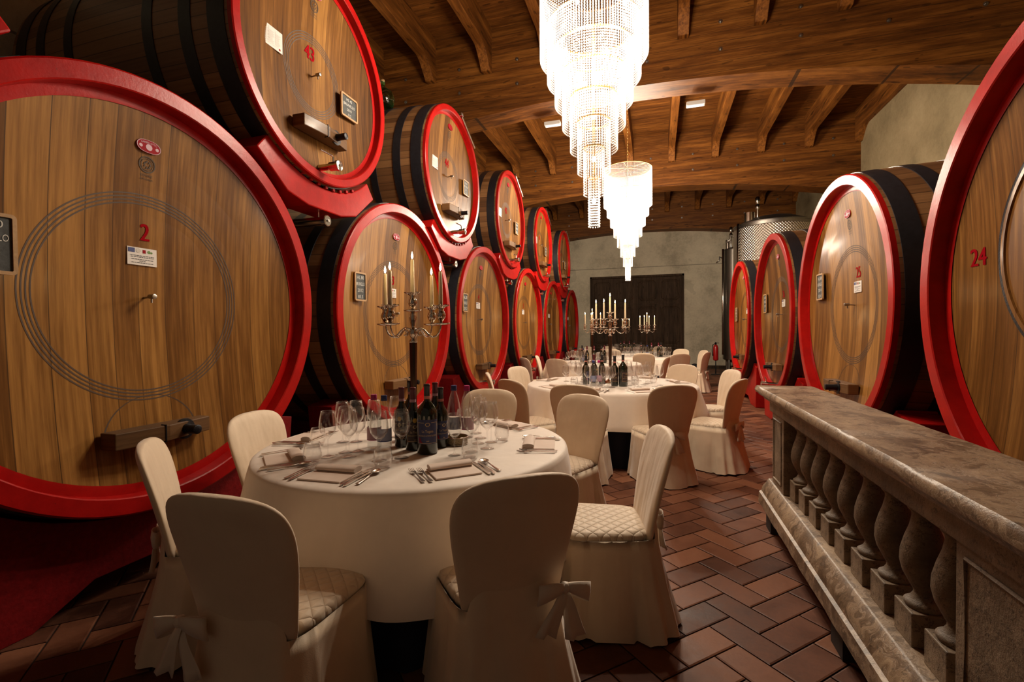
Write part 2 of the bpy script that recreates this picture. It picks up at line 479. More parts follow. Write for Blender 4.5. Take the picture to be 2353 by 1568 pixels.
def tag(o, label, cat=None, group=None, kind=None):
    if label: o['label'] = label
    if cat: o['category'] = cat
    if group: o['group'] = group
    if kind: o['kind'] = kind
    return o
def thing(name, label, cat, loc=(0, 0, 0), rz=0, group=None):
    o = bpy.data.objects.new(name, None); COL.objects.link(o)
    o.location = loc; o.rotation_euler = (0, 0, rz); o.empty_display_size = 0.1
    return tag(o, label, cat, group)
def dup(root, loc, rz, label=None, group=None):
    def cp(o, par):
        c = o.copy(); COL.objects.link(c); c.parent = par
        for ch in list(o.children): cp(ch, c)
        return c
    c = root.copy(); COL.objects.link(c); c.location = loc; c.rotation_euler = (0, 0, rz)
    for ch in list(root.children): cp(ch, c)
    if label: c['label'] = label
    if group: c['group'] = group
    return c
def bevel(o, w, seg=2):
    md = o.modifiers.new('bevel', 'BEVEL'); md.width = w; md.segments = seg; md.limit_method = 'ANGLE'
    md.harden_normals = False
    return o
def subsurf(o, lv=1):
    md = o.modifiers.new('smooth', 'SUBSURF'); md.levels = lv; md.render_levels = lv
    return o

_tc = {}
def text_geo(txt):
    if txt in _tc: return _tc[txt]
    cu = bpy.data.curves.new('tmp_text', 'FONT'); cu.body = txt; cu.align_x = 'CENTER'; cu.align_y = 'CENTER'; cu.size = 1
    cu.resolution_u = 3
    o = bpy.data.objects.new('tmp_text', cu); COL.objects.link(o)
    dg = bpy.context.evaluated_depsgraph_get()
    me = bpy.data.meshes.new_from_object(o.evaluated_get(dg))
    g = ([tuple(v.co) for v in me.vertices], [tuple(p.vertices) for p in me.polygons])
    bpy.data.objects.remove(o); bpy.data.curves.remove(cu); bpy.data.meshes.remove(me)
    _tc[txt] = g
    return g
def add_text(mb, txt, fn, h, sx=1.0, off=(0, 0)):
    """fn maps flat text coordinates in metres to a 3D point; h is the cap height."""
    vs, fs = text_geo(txt); k = h / 0.72
    mb.add([fn(v[0] * k * sx + off[0], v[1] * k + off[1]) for v in vs], fs)
    return mb
def text_w(txt, h, sx=1.0):
    vs, _ = text_geo(txt); xs = [v[0] for v in vs]
    return (max(xs) - min(xs)) * h / 0.72 * sx if xs else 0

# ================================================================== SETTING
XL, XR, YB, YF, ZC = -5.0, 4.6, 18.85, -2.6, 6.55
# floor: grout slab with herringbone tiles in one mesh
def build_floor():
    mb = MB()
    w = 0.1525; gap = 0.0035; cr = 0.006
    u = Vector((1, 1, 0)).normalized(); v = Vector((-1, 1, 0)).normalized()
    o = Vector((0.561, 2.491, 0))
    tones = []
    mb.add([(XL, YF, -0.02), (XR, YF, -0.02), (XR, YB, -0.02), (XL, YB, -0.02), (XL, YF, -0.008), (XR, YF, -0.008), (XR, YB, -0.008), (XL, YB, -0.008)],
           [(3, 2, 1, 0), (4, 5, 6, 7), (0, 1, 5, 4), (1, 2, 6, 5), (2, 3, 7, 6), (3, 0, 4, 7)])
    tones += [0] * 8
    nf0 = len(mb.f)
    rng = random.Random(3)
    for i in range(-70, 130):
        for j in range(-70, 130):
            k = (i - j) % 4
            if k == 0: a, b = (i, j), (i + 2, j + 1)
            elif k == 3: a, b = (i, j), (i + 1, j + 2)
            else: continue
            c = o + u * (a[0] + b[0]) / 2 * w + v * (a[1] + b[1]) / 2 * w
            if not (XL + 0.2 < c.x < XR - 0.2 and -0.6 < c.y < YB - 0.2): continue
            if c.x < -4.0 or c.x > 3.6: continue
            tn = rng.random(); dz = rng.uniform(-0.0008, 0.0008)
            def pt(s_, t_, z): return tuple(o + u * s_ * w + v * t_ * w + Vector((0, 0, z)))
            e = gap / w; q = (gap + cr) / w
            x0, y0, x1, y1 = a[0], a[1], b[0], b[1]
            vs = [pt(x0 + e, y0 + e, -0.006), pt(x1 - e, y0 + e, -0.006), pt(x1 - e, y1 - e, -0.006), pt(x0 + e, y1 - e, -0.006),
                  pt(x0 + e, y0 + e, -0.0025), pt(x1 - e, y0 + e, -0.0025), pt(x1 - e, y1 - e, -0.0025), pt(x0 + e, y1 - e, -0.0025),
                  pt(x0 + q, y0 + q, dz), pt(x1 - q, y0 + q, dz), pt(x1 - q, y1 - q, dz), pt(x0 + q, y1 - q, dz)]
            fs = [(0, 1, 5, 4), (1, 2, 6, 5), (2, 3, 7, 6), (3, 0, 4, 7), (4, 5, 9, 8), (5, 6, 10, 9), (6, 7, 11, 10), (7, 4, 8, 11), (8, 9, 10, 11)]
            mb.add(vs, fs); tones += [tn] * 12
    me = bpy.data.meshes.new('floor'); me.from_pydata(mb.v, [], mb.f)
    me.materials.append(M['tile']); me.materials.append(M['grout'])
    for p in me.polygons: p.material_index = 1 if p.index < nf0 else 0
    at = me.attributes.new('tone', 'FLOAT', 'POINT'); at.data.foreach_set('value', tones)
    fo = bpy.data.objects.new('floor', me); COL.objects.link(fo)
    tag(fo, 'terracotta herringbone tile floor', kind='structure')
build_floor()

def struct(mb, name, mat, label, **k):
    return tag(mb.build(name, mat, **k), label, kind='structure')
struct(MB().box(XL - 0.2, XL, YF, YB + 0.2, -0.02, ZC), 'wall_left', M['wall'], 'rough wall behind the stacked barrels')
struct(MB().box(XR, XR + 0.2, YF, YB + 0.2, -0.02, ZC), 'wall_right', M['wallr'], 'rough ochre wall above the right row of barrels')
# back wall with the door opening
DX0, DX1, DZ = -2.50, 1.02, 3.57
wb = MB().box(XL, DX0, YB, YB + 0.2, -0.02, ZC).box(DX1, XR, YB, YB + 0.2, -0.02, ZC).box(DX0, DX1, YB, YB + 0.2, DZ, ZC)
struct(wb, 'wall_back', M['wall'], 'grey plaster end wall around the dark double door')
struct(MB().box(DX1, XR, YB - 0.015, YB, 0.0, 0.12), 'baseboard_back', M['darkdoor'], 'dark skirting board at the end wall')
struct(MB().box(XL, XR, YF, YB, ZC, ZC + 0.1), 'ceiling', M['boards'], 'brown timber board ceiling')

def door():
    mb = MB().box(DX0, DX1, YB + 0.06, YB + 0.12, 0, DZ)
    for x0, x1 in ((DX0, DX0 + 0.07), (DX1 - 0.07, DX1)): mb.box(x0, x1, YB - 0.02, YB + 0.08, 0, DZ)
    mb.box(DX0, DX1, YB - 0.02, YB + 0.08, DZ - 0.08, DZ)
    root = tag(bevel(mb.build('door_1', M['darkdoor']), 0.006), 'dark panelled wooden four leaf door in the end wall', kind='structure')
    n = 4; W = (DX1 - DX0 - 0.14) / n
    for i in range(n):
        x0 = DX0 + 0.07 + i * W; x1 = x0 + W
        lf = MB().box(x0 + 0.01, x1 - 0.01, YB + 0.02, YB + 0.06, 0.02, DZ - 0.09)
        lf = bevel(lf.build('door_leaf', M['darkdoor'], root), 0.005)
        pn = MB()
        for z0, z1 in ((0.15, 0.75), (0.95, 2.35), (2.60, 3.35)):
            for ins, th in ((0.11, 0.02), (0.16, 0.012)):
                a, b, c, d = x0 + ins, x1 - ins, z0 + (ins - 0.11), z1 - (ins - 0.11)
                q = 0.07
                pts = [(a + q, c), (b - q, c), (b - q, c + q * .6), (b, c + q), (b, d - q), (b - q, d - q * .6), (b - q, d), (a + q, d), (a + q, d - q * .6), (a, d - q), (a, c + q), (a + q, c + q * .6)]
                pp = [(p[0], YB + 0.02, p[1]) for p in pts] + [(pts[0][0], YB + 0.02, pts[0][1])]
                pn.tube(pp, th * 1.1, 6)
        pn.build('raised_panel', M['darkdoor'], lf)
    for zz in (0.85, 2.47):
        MB().box(DX0 + 0.07, DX1 - 0.07, YB + 0.005, YB + 0.02, zz - 0.03, zz + 0.03).build('rail', M['darkdoor'], root)
    for k in (1, 2, 3):
        xx = DX0 + 0.07 + k * W
        MB().box(xx - 0.035, xx + 0.035, YB - 0.005, YB + 0.02, 0.02, DZ - 0.09).build('mullion', M['darkdoor'], root)
door()

# arched glulam beams with bolts
def beam(y0):
    n = 40; poly = []
    for i in range(n + 1):
        x = XL + (XR - XL) * i / n
        poly.append((x, 5.20 - 0.0205 * (x + 0.5) ** 2))
    poly = poly + [(XR, ZC), (XL, ZC)]
    mb = MB().prism(poly, y0, y0 + 0.5, 'y')
    b = tag(mb.build('arched_beam', M['beam']), 'deep arched brown timber beam spanning the cellar', kind='structure')
    for xb in JX2:
        for z in (5.55, 5.95):
            x = xb + 0.52
            MB().lathe([(0.0001, -0.028), (0.014, -0.026), (0.016, 0), ], 8, (x, y0, z), 'y').lathe([(0.03, -0.006), (0.03, 0)], 10, (x, y0, z), 'y', True).build('bolt', M['steel_dark'], b)
JX = [0.40 + 1.04 * k for k in range(-5, 5)]
JX2 = [x for x in JX]
for y0 in (2.2, 7.6, 13.0, 18.35):
    beam(y0)
# joists
def joist_poly(y0, y1):
    zb, zl = 6.08, 5.79
    pts = [(y0, ZC), (y0, zl)]
    for k in range(7):
        t = k / 6; pts.append((y0 + 0.10 + 0.36 * t, zl + (zb - zl) * math.sin(t * PI / 2)))
    for k in range(7):
        t = 1 - k / 6; pts.append((y1 - 0.10 - 0.36 * t, zl + (zb - zl) * math.sin(t * PI / 2)))
    pts += [(y1, zl), (y1, ZC)]
    return pts
for (y0, y1) in ((-2.6, 2.2), (2.7, 7.6), (8.1, 13.0), (13.5, 18.35)):
    for x in JX:
        if y0 < 0 and abs(x) > 3: continue
        j = MB().prism([(p[0] - y0, p[1]) for p in joist_poly(y0, y1)], -0.08, 0.08, 'x').build('ceiling_joist', M['joist'], loc=(x, y0, 0))
        bevel(j, 0.008)
        tag(j, 'brown timber joist with curved ends under the ceiling', kind='structure')

# ================================================================== BARRELS
def ring_disc(mb, r0, r1, xf, n=72, cy=0, cz=0):
    a = [(xf(r0), cy + r0 * math.cos(2 * PI * j / n), cz + r0 * math.sin(2 * PI * j / n)) for j in range(n)]
    b = [(xf(r1), cy + r1 * math.cos(2 * PI * j / n), cz + r1 * math.sin(2 * PI * j / n)) for j in range(n)]
    mb.rings([a, b])
def curved_patch(mb, poly, xf, o=0.0):
    mb.add([(xf(math.hypot(y, z)) + o, y, z) for y, z in poly], [tuple(range(len(poly)))])

def make_barrel(name_label, cat_group, loc, rz, R, L, number=None, ringR=0.585, card='lower', valve=True, bar=True,
                numpos=(0, 0.37), detail=2, barflip=1, cardoff=(0.0, 0.0), tapdrop=-0.95):
    """local frame: origin under the rim face on the floor, +x out of the face, z up; centre of the head at height zc."""
    x, y, zc = loc
    s = R / 1.185
    root = thing('wine_barrel', name_label, 'barrel', (x, y, 0), rz, cat_group)
    Ri, Re = R - 0.090 * s, R - 0.135 * s
    d0, d1 = 0.085 * s, 0.088 * s
    def xf(r): return -(d0 + d1 * max(0.0, 1 - (r / Re) ** 2))
    bul = 0.05 * s
    n = 96
    def rad(t): return R + bul * (1 - (2 * t - 1) ** 2)
    # staves
    prof = [(rad(k / 16), -0.004 - (L - 0.008) * k / 16) for k in range(17)]
    mb = MB().lathe(prof, n, (0, 0, 0), 'x'); ring_disc(mb, 0.001, R, lambda r: -L + 0.05, n)
    st = mb.build('staves', M['staves'], root, True, (0, 0, zc))
    # red rim: face ring + inner slope + band on the head
    mb = MB().lathe([(R + 0.003, -0.05 * s), (R + 0.003, -0.004), (R - 0.006, 0.002), (Ri + 0.006, 0.002), (Ri, -0.004), (Ri - 0.004, -d0 * 0.96), (Re - 0.0, xf(Re) + 0.003), (Re - 0.012 * s, xf(Re) + 0.001)], n, (0, 0, 0), 'x')
    rm = mb.build('red_rim', M['red'], root, auto=20, loc=(0, 0, zc))
    # head disc
    mb = MB(); rr = [0.002, 0.15, 0.3, 0.45, 0.6, 0.75, 0.88, 1.0]
    for a, b in zip(rr[:-1], rr[1:]): ring_disc(mb, a * (Re + 0.01), b * (Re + 0.01), xf, n)
    hd = mb.build('head', M['head'], root, True, (0, 0, zc))
    # hoops
    for t0, t1 in ((0.028, 0.088), (0.15, 0.195), (0.30, 0.34), (0.66, 0.70), (0.805, 0.85), (0.912, 0.972)):
        pr = [(rad(t0), -L * t0), (rad(t0) + 0.006, -L * t0)] + [(rad(t0 + (t1 - t0) * k / 3) + 0.006, -L * (t0 + (t1 - t0) * k / 3)) for k in range(4)] + [(rad(t1), -L * t1)]
        MB().lathe(pr, n, (0, 0, 0), 'x').build('hoop', M['hoop'], root, auto=30, loc=(0, 0, zc))
    # carved rings
    g = MB()
    for k in range(4):
        r0 = (ringR - 0.018 * k) * 1.0
        ring_disc(g, r0 - 0.0035, r0 + 0.0035, lambda r: xf(r) + 0.0015, 96)
    g.build('carved_ring', M['groove'], root, False, (0, 0, zc))
    # hatch bar with black bolt, hatch outline
    zb = -0.77 * R / 1.185 * (1.0) + (0.0 if R > 1 else 0.26)
    if R < 1: zb = -0.475
    if bar:
        hb = []
        for k in range(25):
            a = PI * k / 24; hb.append((0.26 * s * math.cos(a), zb - 0.03 + 0.24 * s * math.sin(a)))
        g = MB()
        for (p, q) in zip(hb[:-1], hb[1:]):
            g.add([(xf(math.hypot(*p)) + 0.0012, p[0] * 1.015, p[1]), (xf(math.hypot(*q)) + 0.0012, q[0] * 1.015, q[1]), (xf(math.hypot(*q)) + 0.0012, q[0] * .985, q[1] - .004), (xf(math.hypot(*p)) + 0.0012, p[0] * .985, p[1] - .004)], [(0, 1, 2, 3)])
        g.build('hatch_joint', M['groove'], root, False, (0, 0, zc))
        bw = 0.28 * s if R > 1 else 0.275
        xo = xf(0.8 * R)
        bb = MB()
        poly = [(-bw, xo - 0.01), (-bw, xo + 0.10), (-0.01, xo + 0.125), (bw, xo + 0.075), (bw, xo - 0.01)]
        bb.prism([(p[1], p[0]) for p in poly], zb - 0.045, zb + 0.045, 'z')
        bo = bevel(bb.build('hatch_bar', M['barwood'], root, False, (0, 0, zc)), 0.006)
        bk = MB().lathe([(0.06, 0.0), (0.06, 0.015), (0.03, 0.02), (0.026, 0.05), (0.027, 0.11), (0.022, 0.113)], 20, (xo + 0.085, barflip * 0.10, zb), 'x', True, True)
        bk.build('hatch_bolt', M['iron'], root, auto=35, loc=(0, 0, zc))
        MB().box(xo + 0.09, xo + 0.1265, -0.035, -0.029, zb - 0.05, zb + 0.05).build('bar_notch', M['iron'], root, False, (0, 0, zc))
    # sampling tap
    xc = xf(0.0)
    tp = MB().tube([(xc, 0, 0), (xc + 0.055, 0, 0.004)], 0.006, 8).lathe([(0.013, 0.045), (0.014, 0.085), (0.009, 0.087)], 10, (xc, 0, 0.006), 'x', True, True).tube([(xc + 0.06, 0, 0), (xc + 0.06, 0, -0.03)], 0.005, 8)
    tp.build('sampling_tap', M['steel_dark'], root, auto=40, loc=(0, 0, zc))
    # big drain valve
    if valve:
        zt = tapdrop * R * 0.92
        x0 = xf(0.93 * R)
        v = MB().lathe([(0.026, 0.0), (0.026, 0.10), (0.036, 0.105), (0.036, 0.16), (0.042, 0.165), (0.042, 0.19), (0.036, 0.193)], 20, (x0, 0, zt), 'x', True, True)
        v.lathe([(0.012, 0.0), (0.012, 0.006)], 10, (x0 + 0.193, 0, zt), 'x', True, True)
        v.tube([(x0 + 0.13, 0, zt + 0.03), (x0 + 0.13, 0, zt + 0.075), (x0 + 0.128, -0.02, zt + 0.082), (x0 + 0.12, -0.14, zt + 0.085)], 0.007, 8)
        v.build('drain_valve', M['steel'], root, auto=40, loc=(0, 0, zc))
    # stencilled number
    def flat(y_, z_): return (xf(math.hypot(y_, z_)) + 0.003, y_, z_)
    if number:
        nb = MB(); hh = 0.10 if R > 1 else 0.11
        add_text(nb, number, lambda a, b: flat(a + numpos[0], b + numpos[1]), hh, 0.78)
        add_text(nb, number, lambda a, b: flat(a + numpos[0] + 0.007, b + numpos[1]), hh, 0.78)
        nb.build('stencilled_number', M['red_text'], root, False, (0, 0, zc))
    # oval maker's plate + stamp under it
    zp = 0.86 * s if R > 1 else 0.66
    pl = MB()
    ov = []
    for k in range(28):
        a = 2 * PI * k / 28; ov.append((0.068 * math.copysign(abs(math.cos(a)) ** 0.75, math.cos(a)), zp + 0.037 * math.sin(a)))
    ringv = [[(xf(zp) + h, y_ * q, zp + (z_ - zp) * q) for y_, z_ in ov] for h, q in ((0.0, 1.0), (0.007, 1.0), (0.008, 0.97))]
    pl.rings(ringv, True, False, True)
    po = pl.build('maker_plate', M['cardred'], root, False, (0, 0, zc))
    if detail >= 2:
        tx = MB()
        def pf(y_, z_): return (xf(zp) + 0.0095, y_, zp + z_)
        add_text(tx, 'GARBELLOTTO', lambda a, b: pf(a, b + 0.021 - 2.6 * a * a), 0.011, 0.85)
        for yy in (-0.045, 0.045):
            tx.lathe([(0.0001, 0), (0.010, 0)], 10, (xf(zp) + 0.009, yy, zp - 0.004), 'x')
        tx.lathe([(0.0001, 0), (0.018, 0)], 14, (xf(zp) + 0.009, 0, zp - 0.004), 'x')
        for q0, q1 in ((0.93, 0.98),):
            aa = [(xf(zp) + 0.009, y_ * q0, zp + (z_ - zp) * q0) for y_, z_ in ov]; bb_ = [(xf(zp) + 0.009, y_ * q1, zp + (z_ - zp) * q1) for y_, z_ in ov]
            tx.rings([aa, bb_])
        tx.build('plate_lettering', M['label_pink'], po, False)
    sb = MB(); zs = zp - 0.10
    for r0, r1 in ((0.040, 0.046), (0.031, 0.034)):
        ring_disc_at(sb, r0, r1, xf, 0, zs)
    for k in range(7):
        a = k * 0.9; r_ = 0.017
        sb.add([flat(r_ * math.cos(a) - .006, zs + r_ * math.sin(a) - .009), flat(r_ * math.cos(a) + .007, zs + r_ * math.sin(a) - .004), flat(r_ * math.cos(a) + .003, zs + r_ * math.sin(a) + .010)], [(0, 1, 2)])
    add_text(sb, 'ROVERE', lambda a, b: flat(a, b + zs - 0.062), 0.013, 1.0)
    add_text(sb, 'SLAVONIA', lambda a, b: flat(a, b + zs - 0.082), 0.011, 1.0)
    sb.build('burnt_stamp', M['stampink'], root, False, (0, 0, zc))
    # printed card
    if card == 'lower':
        y0, y1, z0, z1 = -0.092 + cardoff[0], 0.07 + cardoff[0], 0.185 + cardoff[1], 0.285 + cardoff[1]
        def cf(y_, z_, o=0.0): return (xf(0.25) + 0.006 + o, y_, z_)
        c = MB().add([cf(y0, z0), cf(y1, z0 ), cf(y1, z1 ), cf(y0, z1), cf(y0, z0, -.005), cf(y1, z0, -.005), cf(y1, z1, -.005), cf(y0, z1, -.005)], [(0, 1, 2, 3), (4, 7, 6, 5), (0, 4, 5, 1), (1, 5, 6, 2), (2, 6, 7, 3), (3, 7, 4, 0)])
        co = c.build('printed_card', M['paper'], root, False, (0, 0, zc))
        if detail >= 1:
            a = MB().add([cf(y0 + .004, z1 - .03, .001), cf(y0 + .04, z1 - .03, .001), cf(y0 + .04, z1 - .005, .001), cf(y0 + .004, z1 - .005, .001)], [(0, 1, 2, 3)]); a.build('blue_emblem', M['blue'], co)
            a = MB().add([cf(y0 + .083, z1 - .03, .001), cf(y0 + .10, z1 - .03, .001), cf(y0 + .10, z1 - .01, .001), cf(y0 + .083, z1 - .01, .001)], [(0, 1, 2, 3)]); a.build('red_emblem', M['cardred'], co)
            a = MB().lathe([(0.0001, 0), (0.013, 0)], 12, (cf(0, 0, .001)[0], y0 + .060, z1 - .018), 'x'); a.build('grey_emblem', M['steel_dark'], co)
            a = MB().lathe([(0.0001, 0), (0.009, 0)], 12, (cf(0, 0, .001)[0], y0 + .118, z1 - .02), 'x').lathe([(0.0001, 0), (0.006, 0)], 12, (cf(0, 0, .001)[0], y0 + .132, z1 - .022), 'x'); a.build('green_emblem', M['green'], co)
            a = MB()
            rg = random.Random(5)
            for q, (wq, zz) in enumerate(((.13, .052), (.125, .044), (.12, .031), (.035, .022), (.12, .012))):
                yy = (y0 + y1) / 2 - wq / 2; e = yy + wq
                while yy < e:
                    wl = rg.uniform(.006, .016)
                    a.add([cf(yy, z0 + zz, .001), cf(min(e, yy + wl), z0 + zz, .001), cf(min(e, yy + wl), z0 + zz + .0035, .001), cf(yy, z0 + zz + .0035, .001)], [(0, 1, 2, 3)])
                    yy += wl + .003
            a.build('small_print', M['ink'], co)
    elif card == 'upper':
        y0, y1, z0, z1 = -0.545, -0.345, -0.02, 0.13
        def cf(y_, z_, o=0.0): return (xf(0.45) + 0.006 + o, y_, z_)
        c = MB().add([cf(y0, z0), cf(y1, z0), cf(y1, z1), cf(y0, z1), cf(y0, z0, -.005), cf(y1, z0, -.005), cf(y1, z1, -.005), cf(y0, z1, -.005)], [(0, 1, 2, 3), (4, 7, 6, 5), (0, 4, 5, 1), (1, 5, 6, 2), (2, 6, 7, 3), (3, 7, 4, 0)])
        co = c.build('notice_card', M['paper'], root, False, (0, 0, zc))
        a = MB()
        for (ya, yb, za, zb2) in ((.07, .0715, .02, .14), (.13, .1315, .03, .13), (.01, .19, .018, .0195)):
            a.add([cf(y0 + ya, z0 + za, .001), cf(y0 + yb, z0 + za, .001), cf(y0 + yb, z0 + zb2, .001), cf(y0 + ya, z0 + zb2, .001)], [(0, 1, 2, 3)])
        rg = random.Random(9)
        for cx in (0.03, 0.075, 0.135):
            for q in range(12):
                za = .03 + q * .0075; wl = rg.uniform(.025, .05)
                a.add([cf(y0 + cx, z0 + za, .001), cf(y0 + cx + wl, z0 + za, .001), cf(y0 + cx + wl, z0 + za + .0018, .001), cf(y0 + cx, z0 + za + .0018, .001)], [(0, 1, 2, 3)])
        a.build('small_print', M['steel_dark'], co)
        for (ya, za) in ((.012, .085), (.012, .06), (.165, .012)):
            MB().add([cf(y0 + ya, z0 + za, .0012), cf(y0 + ya + .014, z0 + za, .0012), cf(y0 + ya + .014, z0 + za + .014, .0012), cf(y0 + ya, z0 + za + .014, .0012)], [(0, 1, 2, 3)]).build('red_mark', M['cardred'], co)
    return root
def ring_disc_at(mb, r0, r1, xf, cy_, cz_, n=28):
    a = []; b = []
    for j in range(n):
        t = 2 * PI * j / n
        for r, L_ in ((r0, a), (r1, b)):
            y, z = cy_ + r * math.cos(t), cz_ + r * math.sin(t)
            L_.append((xf(math.hypot(y, z)) + 0.003, y, z))
    mb.rings([a, b])

ZL, RL, ZU, RU, ZR, RR = 1.618, 1.185, 3.505, 0.876, 1.627, 1.155
XLf, XUf, XRf = -2.66, -2.556, 1.581
lowL = [(1.985, '2'), (4.669, '3'), (7.336, '4'), (10.10, '5'), (12.77, '6'), (15.73, '7')]
words_l = ['next to the front banquet table', 'behind the silver candelabrum', 'third along the lower left row', 'fourth along the lower left row', 'fifth along the lower left row', 'last of the lower left row, by the end wall']
for k, (y, nn) in enumerate(lowL):
    make_barrel('giant oak barrel numbered %s, %s' % (nn, words_l[k]), 'lower row of giant barrels along the left wall', (XLf, y, ZL), 0, RL, 2.25, nn if k < 4 else nn, valve=(k > 0), detail=2 if k < 2 else 1)
upL = [(3.24, '43'), (5.854, '44'), (8.452, '45'), (11.1, '46'), (13.82, '47')]
words_u = ['largest in view of the upper row', 'second of the upper row', 'third of the upper row', 'fourth of the upper row', 'last and darkest of the upper row']
UPB = []
for k, (y, nn) in enumerate(upL):
    b = make_barrel('smaller oak barrel numbered %s, %s' % (nn, words_u[k]), 'upper row of barrels along the left wall', (XUf, y, ZU), 0, RU, 2.15, nn, ringR=0.318, card='upper', numpos=(-0.03, 0.17), detail=2 if k < 1 else 1, tapdrop=-0.93)
    UPB.append(b)
    if k > 0:  # metal level gauge standing on the rim
        MB().tube([(0.01, 0.18, ZU + RU + 0.01), (0.03, 0.62, ZU + RU - 0.28)], 0.012, 8).box(-0.02, 0.03, 0.14, 0.2, ZU + RU - 0.01, ZU + RU + 0.03).build('gauge_tube', M['steel'], b)
rowR = [(2.36, '24'), (5.06, '25'), (7.64, '26'), (10.43, '27')]
words_r = ['cut by the edge of the view beside the balustrade', 'second of the right row, behind the balustrade', 'third of the right row', 'last of the right row, before the steel tank']
for k, (y, nn) in enumerate(rowR):
    make_barrel('giant oak barrel numbered %s, %s' % (nn, words_r[k]), 'row of giant barrels along the right wall', (XRf, y, ZR), PI, RR if k else 1.21, 2.25, nn, ringR=0.54 if k else 0.60,
                cardoff=(0.10, -0.075) if k else (0.3, 0.1), numpos=(-0.93 + 0.06, 0.16) if k == 0 else (0.10, 0.285), valve=(k > 0), barflip=-1 if k == 0 else 1)

b24 = [o for o in bpy.data.objects if o.name == 'wine_barrel.011'][0]
mh = MB().lathe([(0.575, 0.0), (0.575, 0.014), (0.55, 0.016), (0.545, 0.008), (0.0001, 0.008)], 72, (-0.138, -0.14, 0.16), 'x')
mh.build('manhole_door', M['head'], b24, auto=40, loc=(0, 0, ZR))
MB().lathe([(0.592, -0.01), (0.592, 0.012), (0.575, 0.012), (0.575, -0.01)], 72, (-0.136, -0.14, 0.16), 'x').build('manhole_ring', M['iron'], b24, auto=40, loc=(0, 0, ZR))
# cradles under the lower barrels
def cradle(x, y, zc, R, rz, lbl, grp):
    def poly():
        P = [(-1.02, 0.0), (-1.10, 0.74), (-0.86, 0.78)]
        for k in range(17):
            a = -0.80 + 1.6 * k / 16
            P.append((R * 1.012 * math.sin(a), zc - R * 1.012 * math.cos(a)))
        P += [(0.86, 0.78), (1.10, 0.74), (1.02, 0.0), (0.56, 0.0), (0.30, 0.13), (-0.30, 0.13), (-0.56, 0.0)]
        return P
    root = thing('barrel_cradle', lbl, 'barrel stand', (x, y, 0), rz, grp)
    for xo in (-0.14, -1.75):
        bevel(MB().prism(poly(), xo - 0.26, xo, 'x').build('cradle_beam', M['red_shaded'] if rz == 0 else M['red'], root), 0.012)
    return root
wl = ['barrel 2 beside the front table', 'barrel 3 behind the front table', 'the third lower left barrel', 'the fourth lower left barrel', 'the fifth lower left barrel', 'the last lower left barrel by the end wall']
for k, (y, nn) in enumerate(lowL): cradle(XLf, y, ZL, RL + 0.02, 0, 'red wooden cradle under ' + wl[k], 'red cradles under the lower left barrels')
wr_ = ['beside the near end of the balustrade', 'behind the far half of the balustrade', 'third along the right row', 'last along the right row']
for k, (y, nn) in enumerate(rowR): cradle(XRf, y, ZR, (RR if k else 1.21) + 0.02, PI, 'red wooden cradle under the barrel %s' % wr_[k], 'red cradles under the right barrels')
# saddles between the rows on the left
def saddle(y, lbl):
    R = RU * 1.03
    P = [(-0.42, 2.47 - ZU), (-0.70, 2.70 - ZU)]
    for k in range(15):
        a = -0.72 + 1.44 * k / 14
        P.append((R * math.sin(a), -R * math.cos(a)))
    P += [(0.70, 2.70 - ZU), (0.42, 2.47 - ZU), (0.2, 2.42 - ZU), (-0.2, 2.42 - ZU)]
    root = thing('barrel_saddle', lbl, 'barrel stand', (XUf, y, ZU), 0, 'red saddles carrying the upper barrels')
    for xo in (-0.06, -1.7):
        bevel(MB().prism(P, xo - 0.24, xo, 'x').build('saddle_block', M['red'], root), 0.01)
    for k in range(9):
        a = -0.4 + 0.1 * k
        MB().box(-0.07, -0.045, R * math.sin(a) - 0.014, R * math.sin(a) + 0.014, -R * math.cos(a) - 0.0, -R * math.cos(a) + 0.02).build('wedge', M['red'], root)
saddle(0.62, 'red saddle block at the top of barrel 2, cut by the frame edge')
for k, (y, nn) in enumerate(upL): saddle(y + 0.06, 'red saddle block under the upper barrel numbered %s, %s' % (nn, words_u[k]))

# steel pipes with valve between the barrels (each lies across behind two rims)
def drain(y, z, lbl):
    root = thing('steel_drain_pipe', lbl, 'pipe', (XLf, y, z), 0, 'steel drain pipes under the upper barrels')
    MB().lathe([(0.036, -0.5), (0.036, 0.02), (0.046, 0.025), (0.046, 0.06), (0.040, 0.065)], 20, (0, 0, 0), 'x', True, True).build('pipe_body', M['steel'], root, auto=40)
    MB().lathe([(0.012, 0.065), (0.012, 0.075)], 10, (0, 0, 0), 'x', True, True).build('pipe_plug', M['steel_dark'], root, auto=40)
    MB().tube([(-0.03, 0, 0.03), (-0.03, 0, 0.08), (-0.03, -0.015, 0.088), (-0.03, -0.15, 0.095)], 0.007, 8).build('lever', M['steel'], root, auto=40)
for k, (y, z) in enumerate(((3.30, 2.34), (5.92, 2.34), (8.52, 2.34), (11.1, 2.34), (13.75, 2.34))):
    drain(y, z, 'polished steel drain pipe with lever, ' + ['biggest, just below the first red saddle', 'behind the front candelabrum flames', 'third along the lower barrel tops', 'fourth along the lower barrel tops', 'last, near the end wall'][k])

